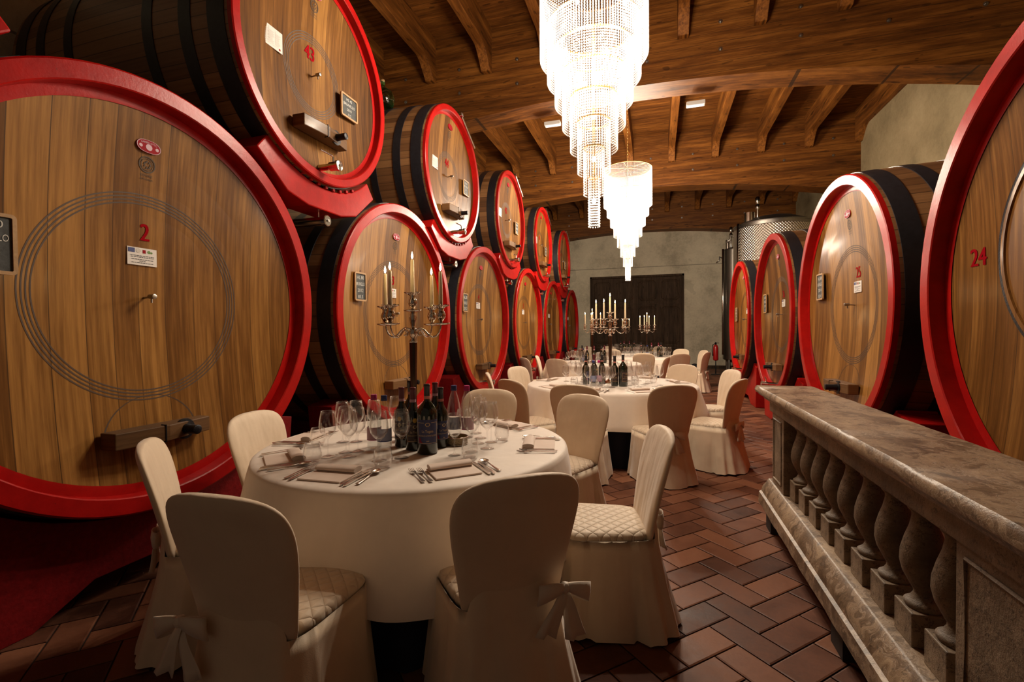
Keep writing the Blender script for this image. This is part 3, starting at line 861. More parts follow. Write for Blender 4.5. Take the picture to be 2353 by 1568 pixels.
# chalkboards hanging on barrel heads
def chalkboard(x, y, z, rz, w, h, lines, lbl, tilt=0.0):
    root = thing('chalkboard', lbl, 'chalkboard', (x, y, z), rz, 'small chalkboards on the barrel heads')
    fr = MB(); t = 0.016
    r_ = 0.02
    def rr(w_, h_, r):
        P = []
        for cx, cz, a0 in ((w_ / 2 - r, h_ / 2 - r, 0), (-w_ / 2 + r, h_ / 2 - r, PI / 2), (-w_ / 2 + r, -h_ / 2 + r, PI), (w_ / 2 - r, -h_ / 2 + r, 1.5 * PI)):
            for k in range(5): P.append((cx + r * math.cos(a0 + k * PI / 8), cz + r * math.sin(a0 + k * PI / 8)))
        return P
    o = rr(w, h, r_); i_ = rr(w - 2 * t, h - 2 * t, 0.006)
    fr.rings([[(0, a, b) for a, b in o], [(0.014, a, b) for a, b in o], [(0.014, a, b) for a, b in i_], [(0.004, a, b) for a, b in i_], [(0, a, b) for a, b in i_]], True)
    fr.build('board_frame', M['slateframe'], root)
    MB().prism(i_, 0.001, 0.007, 'x').build('slate', M['slate'], root)
    ch = MB(); n = len(lines)
    for k, tx in enumerate(lines):
        zz = h / 2 - t - (k + 0.6) * (h - 2 * t) / n
        hh = (h - 2 * t) / n * 0.55
        sx = min(1.0, (w - 2 * t) * 0.86 / max(1e-4, text_w(tx, hh)))
        add_text(ch, tx, lambda a, b: (0.0085, a + 0.03 * b, b + zz + a * 0.03), hh, sx)
    ch.build('chalk_writing', M['chalk'], root)
    MB().tube([(0.004, -0.01, h / 2 - 0.01), (0.006, 0, h / 2 + 0.02), (0.004, 0.01, h / 2 - 0.01)], 0.0016, 5).build('hanging_wire', M['iron'], root)
chalkboard(-2.765, 1.285, 1.81, 0, 0.20, 0.27, ['HL.80', 'BRUNELLO', '2013', '85.1'], 'chalkboard on barrel 2, cut by the frame edge')
chalkboard(-2.765, 3.97, 1.86, 0, 0.185, 0.28, ['HL.80', 'BRUNELLO', '2012', '85.5'], 'chalkboard on barrel 3 behind the front table')
chalkboard(-2.637, 3.655, 3.43, 0, 0.235, 0.205, ['HL 43', 'BRUNELLO', '2010', '115'], 'wide chalkboard on upper barrel 43')
chalkboard(-2.637, 6.38, 3.50, 0, 0.20, 0.22, ['HL 45', 'BRUNELLO', '2011', '115'], 'chalkboard on upper barrel 44')
chalkboard(-2.637, 8.98, 3.46, 0, 0.20, 0.24, ['HL 45', 'BRUNELLO', '2012'], 'chalkboard on upper barrel 45')
chalkboard(-2.637, 11.55, 3.42, 0, 0.20, 0.24, ['HL 45', '2012', '115'], 'chalkboard on upper barrel 46')
chalkboard(-2.637, 14.2, 3.42, 0, 0.20, 0.24, ['HL 45', '2012', '115'], 'chalkboard on upper barrel 47 near the end wall')
chalkboard(-2.765, 6.62, 1.86, 0, 0.185, 0.28, ['HL.80', 'BRUNELLO', '2012'], 'chalkboard on barrel 4 of the lower left row')
chalkboard(1.685, 5.78, 1.86, PI, 0.20, 0.28, ['HL.80', 'BRUNELLO', '2014', '85.4'], 'chalkboard on barrel 25 above the balustrade')
chalkboard(1.685, 8.42, 1.83, PI, 0.20, 0.30, ['HL.82', 'ROSSO', '2014', '85'], 'chalkboard on barrel 26 of the right row')
chalkboard(1.685, 11.25, 1.75, PI, 0.20, 0.30, ['HL.82', 'ROSSO', '2014', '85'], 'chalkboard on barrel 27 before the steel tank')

# green demijohn on top behind barrel 43
dj = thing('green_demijohn', 'round green glass jug on top of upper barrel 44, behind barrel 43', 'jug', (-3.35, 5.36, 4.30), 0)
MB().lathe([(0.07, 0), (0.13, 0.03), (0.15, 0.11), (0.13, 0.19), (0.06, 0.25), (0.03, 0.28), (0.03, 0.32), (0.035, 0.33)], 24, capa=True).build('jug_body', M['jug'], dj, True)
MB().lathe([(0.026, 0.30), (0.026, 0.36)], 12, capa=True, capb=True).build('stopper', M['slateframe'], dj, True)

# steel tanks behind the right row
def tank(x, y, r, h, lbl, dark, dimple):
    root = thing('steel_wine_tank', lbl, 'tank', (x, y, 0), 0)
    MB().lathe([(r, 0.45), (r, h)], 64).build('tank_wall', dark, root, True)
    MB().lathe([(r + 0.012, h - 0.02), (r + 0.02, h), (r + 0.005, h + 0.01), (r * 0.55, h + r * 0.2), (0.02, h + r * 0.3)], 64).build('tank_top', M['steel_dark'], root, auto=30)
    MB().lathe([(r, 0.45), (r * 0.6, 0.36), (0.05, 0.30)], 64).build('tank_bottom', M['steel_dark'], root, True)
    for k in range(4):
        a = PI / 4 + k * PI / 2
        MB().tube([(r * 0.85 * math.cos(a), r * 0.85 * math.sin(a), 0), (r * 0.85 * math.cos(a), r * 0.85 * math.sin(a), 0.46)], 0.045, 12).build('leg', M['steel_dark'], root, auto=40)
    if dimple:
        mt, nt, b = newmat('dimpled_jacket_steel'); t = NT(nt)
        b.inputs['Base Color'].default_value = (0.78, 0.73, 0.65, 1); b.inputs['Metallic'].default_value = 1; b.inputs['Roughness'].default_value = 0.38
        s = t.sep(t.objco()); ang = t.math('MULTIPLY', t.math('ARCTAN2', s[1], s[0]), r / 0.075 * 2 * PI)
        zz = t.math('MULTIPLY', s[2], 2 * PI / 0.075)
        t.bump(t.math('MULTIPLY', t.math('SINE', ang), t.math('SINE', zz)), 0.7, 0.012, b)
        MB().lathe([(r, h - 1.55), (r + 0.015, h - 1.53), (r + 0.015, h - 0.12), (r, h - 0.10)], 96).build('cooling_jacket', mt, root, auto=30)
    # side pipe and vent
    a0 = math.radians(205)
    px, py = (r + 0.06) * math.cos(a0), (r + 0.06) * math.sin(a0)
    MB().tube([(px, py, 0.6), (px, py, h + 0.02)], 0.035, 14).build('level_pipe', M['steel'], root, True)
    MB().lathe([(0.14 * min(1, r * 1.4), h), (0.14 * min(1, r * 1.4), h + 0.32)], 28, (r * 0.72 * math.cos(a0), r * 0.72 * math.sin(a0), 0), capb=True).build('manway_neck', M['steel'], root, auto=30)
    MB().lathe([(0.02, h), (0.02, h + 0.38), (0.05, h + 0.42), (0.055, h + 0.5), (0.03, h + 0.54), (0.055, h + 0.60), (0.06, h + 0.7), (0.03, h + 0.74)], 18, (r * 0.5 * math.cos(a0), r * 0.55 * math.sin(a0) - 0.1, 0), capb=True).build('breather_valve', M['steel'], root, auto=50)
    MB().tube([(-r - 0.02, -0.02, h - 0.25), (-r - 0.10, -0.02, h - 0.2), (-r - 0.10, -0.02, h - 0.32), (-r - 0.2, -0.02, h - 0.4)], 0.025, 10).build('sample_spout', M['steel_dark'], root, True)
    return root
tank(3.10, 14.6, 0.98, 4.30, 'tall steel wine tank with dimpled jacket behind the right barrels', M['steel_dark'], True)
tank(2.58, 17.3, 0.42, 4.10, 'narrow dark steel tank near the end wall', M['steel_dark'], False)
# extinguisher on stand
fx = thing('fire_extinguisher', 'red fire extinguisher on a stand beside the narrow tank', 'fire extinguisher', (1.83, 16.3, 0), 0)
MB().lathe([(0.14, 0), (0.14, 0.02), (0.02, 0.03), (0.014, 0.4), (0.014, 0.5)], 20, capa=True).build('stand', M['iron'], fx, auto=30)
MB().lathe([(0.02, 0.44), (0.075, 0.46), (0.08, 0.5), (0.08, 0.85), (0.06, 0.93), (0.025, 0.96)], 24, capa=True, capb=True).build('cylinder', M['ext_red'], fx, True)
MB().lathe([(0.025, 0.95), (0.03, 1.02), (0.01, 1.04)], 16, capb=True).box(-0.02, 0.1, -0.012, 0.012, 1.0, 1.02).build('valve_head', M['iron'], fx, auto=30)
MB().tube([(0, -0.03, 1.0), (-0.10, -0.05, 0.95), (-0.11, -0.06, 0.75), (-0.09, -0.06, 0.6)], 0.013, 8).build('hose', M['iron'], fx, True)
tag(bevel(MB().lathe([(0.12, -0.08), (0.14, -0.04), (0.14, 0.04), (0.12, 0.08)], 28, (0, 0, 0.14), 'y', True, True).build('black_bin', M['iron'], loc=(1.28, 17.3, 0)), 0.01), 'small round black drum on the floor by the end wall', 'drum')

# emergency lamps on the first arched beam
for x, lb in ((-1.72, 'white emergency lamp under the arched beam, left of the big chandelier'), (0.62, 'white emergency lamp under the arched beam, right of the big chandelier')):
    zz = 5.20 - 0.0205 * (x + 0.5) ** 2
    r0 = thing('emergency_lamp', lb, 'lamp', (x, 8.16, 5.02), 0)
    bevel(MB().box(-0.14, 0.14, -0.06, 0.06, 0, 0.06).build('lamp_body', M['plastic_white'], r0), 0.008)
    MB().box(-0.12, 0.12, -0.045, 0.045, -0.004, 0.0).build('lens', M['lampface'], r0)

# ================================================================== CHANDELIERS
def crystal_tier(r, z0, z1, sp=0.023, bead=0.0115):
    mb = MB(); n = max(10, int(2 * PI * r / sp)); m_ = max(2, int((z1 - z0) / (bead * 2.0)))
    vs = []; fs = []
    for j in range(n):
        a = 2 * PI * j / n; cx, cyy = r * math.cos(a), r * math.sin(a)
        for k in range(m_):
            z = z1 - (k + 0.5) * (z1 - z0) / m_
            h = bead * 0.80; w = bead * 0.60
            o = len(vs)
            vs += [(cx + w, cyy, z), (cx, cyy + w, z), (cx - w, cyy, z), (cx, cyy - w, z), (cx, cyy, z + h), (cx, cyy, z - h)]
            fs += [(o, o + 1, o + 4), (o + 1, o + 2, o + 4), (o + 2, o + 3, o + 4), (o + 3, o, o + 4), (o + 1, o, o + 5), (o + 2, o + 1, o + 5), (o + 3, o + 2, o + 5), (o, o + 3, o + 5)]
    return mb.add(vs, fs)
def chandelier():
    root = thing('crystal_chandelier', 'large tiered crystal chandelier hanging over the front half of the cellar', 'chandelier', (-0.535, 4.34, 2.35), 0, 'crystal chandeliers')
    T = [(0.478, 3.87, 4.62), (0.415, 3.67, 4.16), (0.347, 3.46, 3.95), (0.281, 3.25, 3.74), (0.211, 3.04, 3.52), (0.146, 2.84, 3.30), (0.092, 2.64, 3.06), (0.050, 2.35, 2.80)]
    rm = MB()
    for r, z0, z1 in T:
        crystal_tier(r, z0 - 2.35, z1 - 2.35).build('crystal_tier', M['crystal'], root)
        for zz in (z1 - 2.35,):
            MB().lathe([(r - 0.006, zz), (r + 0.006, zz), (r + 0.006, zz + 0.012), (r - 0.006, zz + 0.012), (r - 0.006, zz)], 48).build('ring_frame', M['brass'], root)
    MB().tube([(0, 0, 0.35), (0, 0, 2.32)], 0.012, 8).build('central_rod', M['brass'], root)
    sp = MB()
    for k in range(6):
        a = k * PI / 3; sp.tube([(0, 0, 2.30), (0.478 * math.cos(a), 0.478 * math.sin(a), 2.275)], 0.005, 6)
    sp.build('spokes', M['brass'], root)
    ch = MB(); z = 2.32
    k = 0
    while z < ZC - 2.35:
        pts = []
        for q in range(9):
            a = 2 * PI * q / 8
            d = 0.011 * math.cos(a)
            pts.append((d if k % 2 else 0, 0 if k % 2 else d, z + 0.02 + 0.02 * math.sin(a)))
        ch.tube(pts, 0.003, 5, False); z += 0.032; k += 1
    ch.build('chain', M['brass'], root)
    B = [(0.40, 1.80, 6), (0.24, 1.42, 4), (0.0, 1.00, 1), (0.0, 0.62, 1), (0.0, 0.24, 1)]
    for r, z, n in B:
        for k in range(n):
            a = 2 * PI * (k + 0.3) / n
            p = (r * math.cos(a), r * math.sin(a), z)
            sc = 1.0 if r else 0.7
            bo = MB().lathe([(0.0005, -0.03), (0.012, -0.022), (0.017, 0), (0.012, 0.022), (0.0005, 0.034)], 12).build('bulb', M['bulb'], root, True, p)
            bo.visible_shadow = True
            ld = bpy.data.lights.new('bulb_light', 'POINT'); ld.energy = CH_POWER * ((2.5 if z > 1.7 else 1.0) if r else {1.00: 0.5, 0.62: 0.5, 0.24: 1.0}[z]); ld.color = WARM; ld.shadow_soft_size = 0.04
            lo = bpy.data.objects.new('bulb_light', ld); COL.objects.link(lo); lo.parent = root
            lo.location = (p[0] * 1.0, p[1] * 1.0, p[2] - 0.075 if r else p[2] - 0.085)
    return root
ch1 = chandelier()
ch2 = dup(ch1, (-0.545, 9.95, 2.44), 0.4, 'smaller looking tiered crystal chandelier hanging further back over the tables')
_ld = {}
for c in ch2.children:
    if c.type == 'LIGHT':
        k = c.data.name
        if k not in _ld: _ld[k] = c.data.copy(); _ld[k].energy *= CH_FAR
        c.data = _ld[k]

# ================================================================== BALUSTRADE
def balustrade():
    x0, x1 = 0.79, 1.0
    y0, y1 = -0.25, 3.72
    root = thing('marble_balustrade', 'weathered marble balustrade with nine vase balusters beside the barrels', 'balustrade', (0, 0, 0), 0)
    def mould(prof, ya, yb):
        # prof: half section (x offset from the centre line, z), mirrored
        c = 0.88
        P = [(c + a, z) for a, z in prof] + [(c - a, z) for a, z in reversed(prof)]
        return P
    top = mould([(0.175, 1.0), (0.184, 0.99), (0.188, 0.972), (0.182, 0.955), (0.168, 0.948), (0.160, 0.935), (0.135, 0.925), (0.125, 0.905)], 0, 0)
    n = 60
    rg = random.Random(2)
    rings = []
    for i in range(n + 1):
        y = y0 - 0.06 + (y1 + 0.15 - y0) * i / n
        j = [(rg.uniform(-1, 1) * 0.0018 if abs(p[0] - 0.88) > 0.17 else 0) for p in top]
        if rg.random() < 0.10: j = [q * 4.5 for q in j]
        rings.append([(p[0] - (q if p[0] < 0.88 else -q), y, p[1] + q * 0.3) for p, q in zip(top, j)])
    o = MB().rings(rings, True, True, True).build('coping', M['marble'], root, auto=40)
    bevel(MB().box(0.77, 0.99, y0, y1, 0.83, 0.925).build('frieze', M['stone'], root), 0.006)
    base = mould([(0.095, 0.33), (0.105, 0.325), (0.12, 0.30), (0.135, 0.285), (0.145, 0.262), (0.15, 0.24), (0.165, 0.232), (0.17, 0.16)], 0, 0)
    rings = []
    for i in range(n + 1):
        y = y0 + (y1 + 0.06 - y0) * i / n
        rings.append([(p[0], y, p[1] + (rg.uniform(-0.005, 0.005) if p[1] < 0.17 else 0)) for p in base])
    MB().rings(rings, True, True, True).build('base_moulding', M['marble'], root, auto=40)
    for ya, yb in ((3.40, 3.70), (-0.2, 1.58)):
        bevel(MB().box(0.785, 0.975, ya, yb, 0.33, 0.83).build('pier', M['stone'], root), 0.006)
        m2 = MB()
        a, b, c, d = ya + 0.05, yb - 0.05, 0.38, 0.79
        pts = [(0.785, a, c), (0.785, b, c), (0.785, b, d), (0.785, a, d), (0.785, a, c)]
        m2.tube(pts, 0.008, 6); m2.build('panel_moulding', M['stone'], root)
    prof = [(0.052, 0.0), (0.056, 0.006), (0.056, 0.016), (0.048, 0.022), (0.040, 0.028), (0.030, 0.045), (0.029, 0.055), (0.040, 0.075), (0.060, 0.115), (0.068, 0.150), (0.066, 0.190), (0.055, 0.235), (0.042, 0.275), (0.035, 0.310), (0.036, 0.325), (0.046, 0.335), (0.048, 0.345)]
    mb = MB().lathe(prof, 28)
    for k in range(9):
        y = 3.33 - 0.198 * k
        b = mb.build('baluster', M['stone'], root, True, (0.88, y, 0.445))
        bevel(MB().box(-0.062, 0.062, -0.062, 0.062, -0.115, 0.0).build('plinth', M['stone'], b), 0.004)
        bevel(MB().box(-0.055, 0.055, -0.055, 0.055, 0.345, 0.386).build('abacus', M['stone'], b), 0.004)
    for y in (3.65, 2.35, 1.0):
        for xx in (0.80, 0.98):
            MB().box(xx - 0.05, xx + 0.05, y - 0.07, y + 0.07, 0.0, 0.165).build('foot', M['foot'], root)
balustrade()

# ================================================================== TABLES
TZ = 0.775
def cloth_mesh(R, drop, seed, zt=TZ, nw=11):
    rg = random.Random(seed); n = 160
    ph = [rg.uniform(0, 6.28) for _ in range(4)]
    def fold(a): return 0.5 + 0.5 * (0.55 * math.sin(nw * a + ph[0] + 0.8 * math.sin(2 * a + ph[1])) + 0.3 * math.sin((nw * 2 - 3) * a + ph[2]) + 0.15 * math.sin(5 * a + ph[3]))
    R_ = []
    for r in (0.0015, R * 0.3, R * 0.6, R * 0.85, R - 0.03):
        R_.append([(r * math.cos(2 * PI * j / n), r * math.sin(2 * PI * j / n), zt + 0.0006 * math.sin(7 * j + r * 20)) for j in range(n)])
    lv = [(0.0, -0.004), (0.012, -0.012), (0.017, -0.03)]
    for rr, dz in lv:
        R_.append([((R + rr - 0.012) * math.cos(2 * PI * j / n), (R + rr - 0.012) * math.sin(2 * PI * j / n), zt + dz) for j in range(n)])
    K = 12
    for k in range(1, K + 1):
        t = k / K; ring = []
        for j in range(n):
            a = 2 * PI * j / n; f = fold(a)
            d = drop * (1.0 + 0.07 * math.sin(2 * a + ph[1]) + 0.04 * math.sin(4 * a + ph[2]))
            rr = R + 0.006 + (0.014 + 0.12 * (f - 0.25)) * min(1, t * 1.1) ** 0.9 + 0.01 * t
            ring.append((rr * math.cos(a), rr * math.sin(a), zt - 0.03 - d * t))
        R_.append(ring)
    return MB().rings(R_)
def banquet_table(cx, cyy, R, drop, seed, lbl, clbl, grp=True):
    root = thing('banquet_table', lbl, 'table', (cx, cyy, 0), 0, 'round banquet tables')
    MB().lathe([(0.001, TZ - 0.035), (R - 0.012, TZ - 0.035), (R - 0.012, TZ - 0.004), (0.001, TZ - 0.004)], 64).build('tabletop', M['foot'], root)
    n = 120
    rings = []
    for k in range(6):
        t = k / 5
        rings.append([((R - 0.07 + 0.02 * math.sin(26 * 2 * PI * j / n) * (0.4 + 0.6 * t)) * math.cos(2 * PI * j / n), (R - 0.07 + 0.02 * math.sin(26 * 2 * PI * j / n) * (0.4 + 0.6 * t)) * math.sin(2 * PI * j / n), TZ - 0.04 - (TZ - 0.045) * t) for j in range(n)])
    MB().rings(rings).build('underskirt', M['navy'], root, True)
    c = cloth_mesh(R, drop, seed, nw=8 if R < 0.9 else 10).build('tablecloth', M['cloth'], None, True, (cx, cyy, 0))
    tag(c, clbl, 'tablecloth', 'white tablecloths on the round tables')
TB = [(-1.31, 2.42, 0.85), (-0.53, 5.80, 1.0), (-1.22, 9.55, 0.95), (-0.20, 12.1, 0.95), (-0.85, 14.6, 0.9)]
tn = ['front', 'second', 'third', 'fourth', 'farthest']
td = ['round banquet table nearest the viewer, beside barrel 2', 'second round banquet table, by the end of the balustrade', 'third round banquet table, by the left barrels', 'fourth round banquet table, below the far chandelier', 'farthest round banquet table, before the dark door']
for k, (x, y, R) in enumerate(TB):
    banquet_table(x, y, R, 0.41 if k == 0 else 0.33, 11 + k, td[k], 'white tablecloth draped over the %s round table' % tn[k])
# ------------------------------------------------------------------ chairs
def make_chair():
    root = thing('covered_chair', 'x', 'chair', (0, 0, 0), 0, 'banquet chairs in cream cloth covers')
    # backrest : loft of closed cross sections
    lv = [(0.40, .172, -.208), (0.47, .176, -.216), (0.54, .186, -.228), (0.62, .200, -.244), (0.70, .213, -.262), (0.77, .221, -.280), (0.82, .219, -.293), (0.86, .207, -.304), (0.89, .184, -.312), (0.912, .142, -.318), (0.924, .07, -.321)]
    rings = []
    n = 28
    for z, w, y in lv:
        th = 0.026 if z < 0.9 else 0.018
        r = []
        for j in range(n):
            a = 2 * PI * j / n; c, s_ = math.cos(a), math.sin(a)
            xx = w * math.copysign(abs(c) ** 0.75, c); yy = th * math.copysign(abs(s_) ** 0.8, s_)
            xx *= 1.10; r.append((xx, y + yy + 0.42 * xx * xx, z))
        rings.append(r)
    b = MB().rings(rings, True, True, True).build('backrest', M['cover'], root, True); subsurf(b, 1)
    # seat
    def outline(w0, w1, y0, y1, k, n=36):
        P = []
        for j in range(n):
            a = 2 * PI * j / n; c, s_ = math.cos(a), math.sin(a)
            yy = (y0 + y1) / 2 + (y1 - y0) / 2 * math.copysign(abs(s_) ** k, s_)
            t = (yy - y0) / (y1 - y0); w = w0 + (w1 - w0) * t
            P.append((w * math.copysign(abs(c) ** k, c), yy))
        return P
    o = outline(.185, .225, -.215, .205, 0.45)
    def sc(P, q, z): return [(x * q, -.005 + (y + .005) * q, z) for x, y in P]
    seat = MB().rings([sc(o, 1.0, 0.425), sc(o, 1.012, 0.44), sc(o, 1.005, 0.455), sc(o, 0.965, 0.468), sc(o, 0.8, 0.476), sc(o, 0.5, 0.480), sc(o, 0.02, 0.481)], True, True, True)
    seat.build('seat', M['quilt'], root, True)
    # skirt
    n = 108; rg = random.Random(4)
    o = outline(.200, .228, -.250, .207, 0.42, n)
    rings = []
    def rear(y): return max(0.0, min(1.0, (-y - 0.222) / 0.024))
    rings.append([(x * (1 - 0.10 * rear(y)), y + 0.014 * rear(y), 0.445 + 0.15 * rear(y)) for x, y in o])
    rings.append([(x, y, 0.4455 + 0.03 * rear(y)) for x, y in o])
    for k in range(1, 9):
        t = k / 8; r = []
        for j, (x, y) in enumerate(o):
            L = math.hypot(x, y); ux, uy = x / L, y / L
            a = math.atan2(uy, ux)
            fl = 0.045 + (0.055 if uy < -0.5 else 0.0) + 0.012 * math.cos(4 * a)
            fo = 0.012 * math.sin(17 * a + 1.3 * math.sin(3 * a)) + 0.006 * math.sin(31 * a)
            q = fl * t ** 1.2 + fo * t
            z = 0.445 * (1 - t) + (0.012 + 0.008 * math.sin(5 * a)) * t
            r.append((x + ux * q, y + uy * q, z))
        rings.append(r)
    MB().rings(rings).build('skirt', M['cover'], root, True)
    # sash band and bow at the back
    bd = MB(); r1 = []; r2 = []
    bw = MB()
    def loopshape(sg):
        pts = []
        for k in range(13):
            t = k / 12; a = 2 * PI * t
            pts.append((sg * (0.055 * (1 - math.cos(a)) * 0.95), -0.278 - 0.012 - 0.018 * math.sin(a), 0.475 + 0.008 * math.sin(a) - 0.012 * (1 - math.cos(a))))
        hw = [0.010 + 0.026 * math.sin(PI * k / 12) ** 1.2 for k in range(13)]
        vs = []; fs = []
        for (p, h) in zip(pts, hw):
            vs += [(p[0], p[1], p[2] - h), (p[0], p[1] - 0.004, p[2]), (p[0], p[1], p[2] + h)]
        for k in range(12):
            for q in range(2): fs.append((k * 3 + q, k * 3 + q + 1, k * 3 + q + 4, k * 3 + q + 3))
        bw.add(vs, fs)
    loopshape(1); loopshape(-1)
    for sg, dx, ln in ((1, 0.05, 0.17), (-1, 0.07, 0.15)):
        vs = []; fs = []
        for k in range(7):
            t = k / 6; cx = sg * dx * t; w = 0.012 + 0.028 * t; z = 0.47 - ln * t; y = -0.284 - 0.030 * t - 0.006 * math.sin(5 * t)
            vs += [(cx - w, y, z), (cx - w * .3, y - 0.012 * t, z - 0.004), (cx + w * .3, y + 0.008 * t, z), (cx + w, y - 0.006, z + 0.012 * t * sg)]
        for k in range(6):
            for q in range(3): fs.append((k * 4 + q, k * 4 + q + 1, k * 4 + q + 5, k * 4 + q + 4))
        bw.add(vs, fs)
    bw.lathe([(0.001, -0.02), (0.014, -0.014), (0.018, 0), (0.014, 0.014), (0.001, 0.02)], 12, (0, -0.290, 0.475))
    bo = bw.build('bow', M['bow'], root, True)
    so = bo.modifiers.new('thick', 'SOLIDIFY'); so.thickness = 0.003
    # flat tie band across the back just above the seat
    vs = []
    for k in range(15):
        x = -0.185 + 0.37 * k / 14; y = -0.262 + 0.5 * x * x * 0.9
        vs.append([(x * 1.08, y - 0.004, 0.462), (x * 1.08, y - 0.006, 0.475), (x * 1.08, y - 0.002, 0.490)])
    tb = MB().rings([list(c) for c in vs], False)
    t_ = tb.build('tie_band', M['bow'], root, True); so = t_.modifiers.new('thick', 'SOLIDIFY'); so.thickness = 0.003
    return root
chair0 = make_chair(); _used = [False]
def place_chair(tx, ty, fx, fy, label, off=0.30, turn=0.0):
    """tx,ty: top of the backrest; fx,fy: what it faces"""
    d = Vector((fx - tx, fy - ty)).normalized()
    rz = math.atan2(d.y, d.x) - PI / 2 + turn
    dx, dy = -math.sin(rz), math.cos(rz)
    loc = (tx + dx * off, ty + dy * off, 0)
    if not _used[0]:
        _used[0] = True; chair0.location = loc; chair0.rotation_euler = (0, 0, rz); chair0['label'] = label; return chair0
    return dup(chair0, loc, rz, label)
t1, t2, t3, t4, t5 = [(a, b) for a, b, _ in TB]
CH = [(-1.265, 1.09, t1, 'cream covered chair seen from behind at the front table, with a white bow, left one', 0.0),
      (-0.435, 1.52, t1, 'cream covered chair seen from behind at the front table, beside the floor tiles', -0.10),
      (0.03, 2.43, t1, 'cream covered chair seen side-on at the front table, nearest the balustrade', 0.22),
      (-0.52, 3.58, t1, 'cream covered chair facing the viewer at the front table, before the second table', 0.1),
      (-1.34, 3.75, t1, 'cream covered chair on the far side of the front table, behind the glasses', 0),
      (-2.20, 1.55, t1, 'cream covered chair at the front table, before the hatch bar of barrel 2', 0),
      (-2.38, 2.30, t1, 'cream covered chair pushed against the front table, beside the red rim of barrel 2', 0.0),
      (-1.43, 4.58, t2, 'cream covered chair at the second table, just behind the front table, seen from behind', 0),
      (-1.92, 5.30, t2, 'cream covered chair at the second table, mostly hidden behind another chair', 0),
      (-1.87, 6.33, t2, 'cream covered chair at the second table facing the aisle, before barrel 4', 0),
      (-0.72, 4.25, t2, 'cream covered chair seen squarely from behind at the second table, behind a front table chair', 0),
      (0.16, 4.43, t2, 'cream covered chair seen squarely from behind at the second table, bow visible in full', 0),
      (0.80, 5.10, t2, 'cream covered chair seen side-on at the second table, by the balustrade end', 0),
      (0.90, 6.30, t2, 'cream covered chair at the second table with its front showing, behind the side-on chair', 0),
      (0.38, 7.15, t2, 'cream covered chair on the far side of the second table facing the viewer', 0),
      (-2.34, 9.40, t3, 'cream covered chair at the third table, before barrel 5', 0),
      (-2.40, 8.60, t3, 'cream covered chair at the third table, nearest barrel 4', 0),
      (-1.72, 8.30, t3, 'cream covered chair at the near side of the third table, behind glasses', 0),
      (0.20, 9.20, t3, 'cream covered chair at the third table, on its aisle side', 0),
      (-0.26, 10.75, t4, 'cream covered chair at the fourth table, seen from behind with small bow', 0),
      (0.50, 10.6, t4, 'cream covered chair at the fourth table, second from behind', 0),
      (1.12, 11.5, t4, 'cream covered chair side-on at the fourth table, nearest the extinguisher', 0),
      (1.15, 12.6, t4, 'cream covered chair at the fourth table, behind the side-on one', 0),
      (0.66, 13.4, t4, 'cream covered chair on the far side of the fourth table', 0),
      (-1.15, 13.15, t5, 'cream covered chair at the near side of the farthest table', 0),
      (-2.05, 13.6, t5, 'thin looking cream chair at the farthest table, before barrel 7', 0),
      (-2.1, 15.3, t5, 'pale chair at the farthest table, on its barrel side', 0),
      (-1.5, 15.9, t5, 'pale chair at the farthest table, on its far side', 0),
      (0.1, 15.7, t5, 'pale chair at the farthest table, towards the door', 0)]
for q, (tx, ty, tgt, lb, tu) in enumerate(CH):
    ch = place_chair(tx, ty, tgt[0], tgt[1], lb, turn=tu)
    if q < 2:
        for c in list(ch.children):
            if c.name.startswith('tie_band'): bpy.data.objects.remove(c)
    bx = {0: -0.125, 1: 0.115, 2: 0.03, 5: -0.05, 11: 0.0}.get(q, 0.0)
    for c in ch.children:
        if c.name.startswith('bow'): c.location = (bx, 0.55 * bx * bx, 0.02 if q < 2 else 0.0); c.rotation_euler = (0, 0.12 * (1 if bx > 0 else -1) if bx else 0, 0)

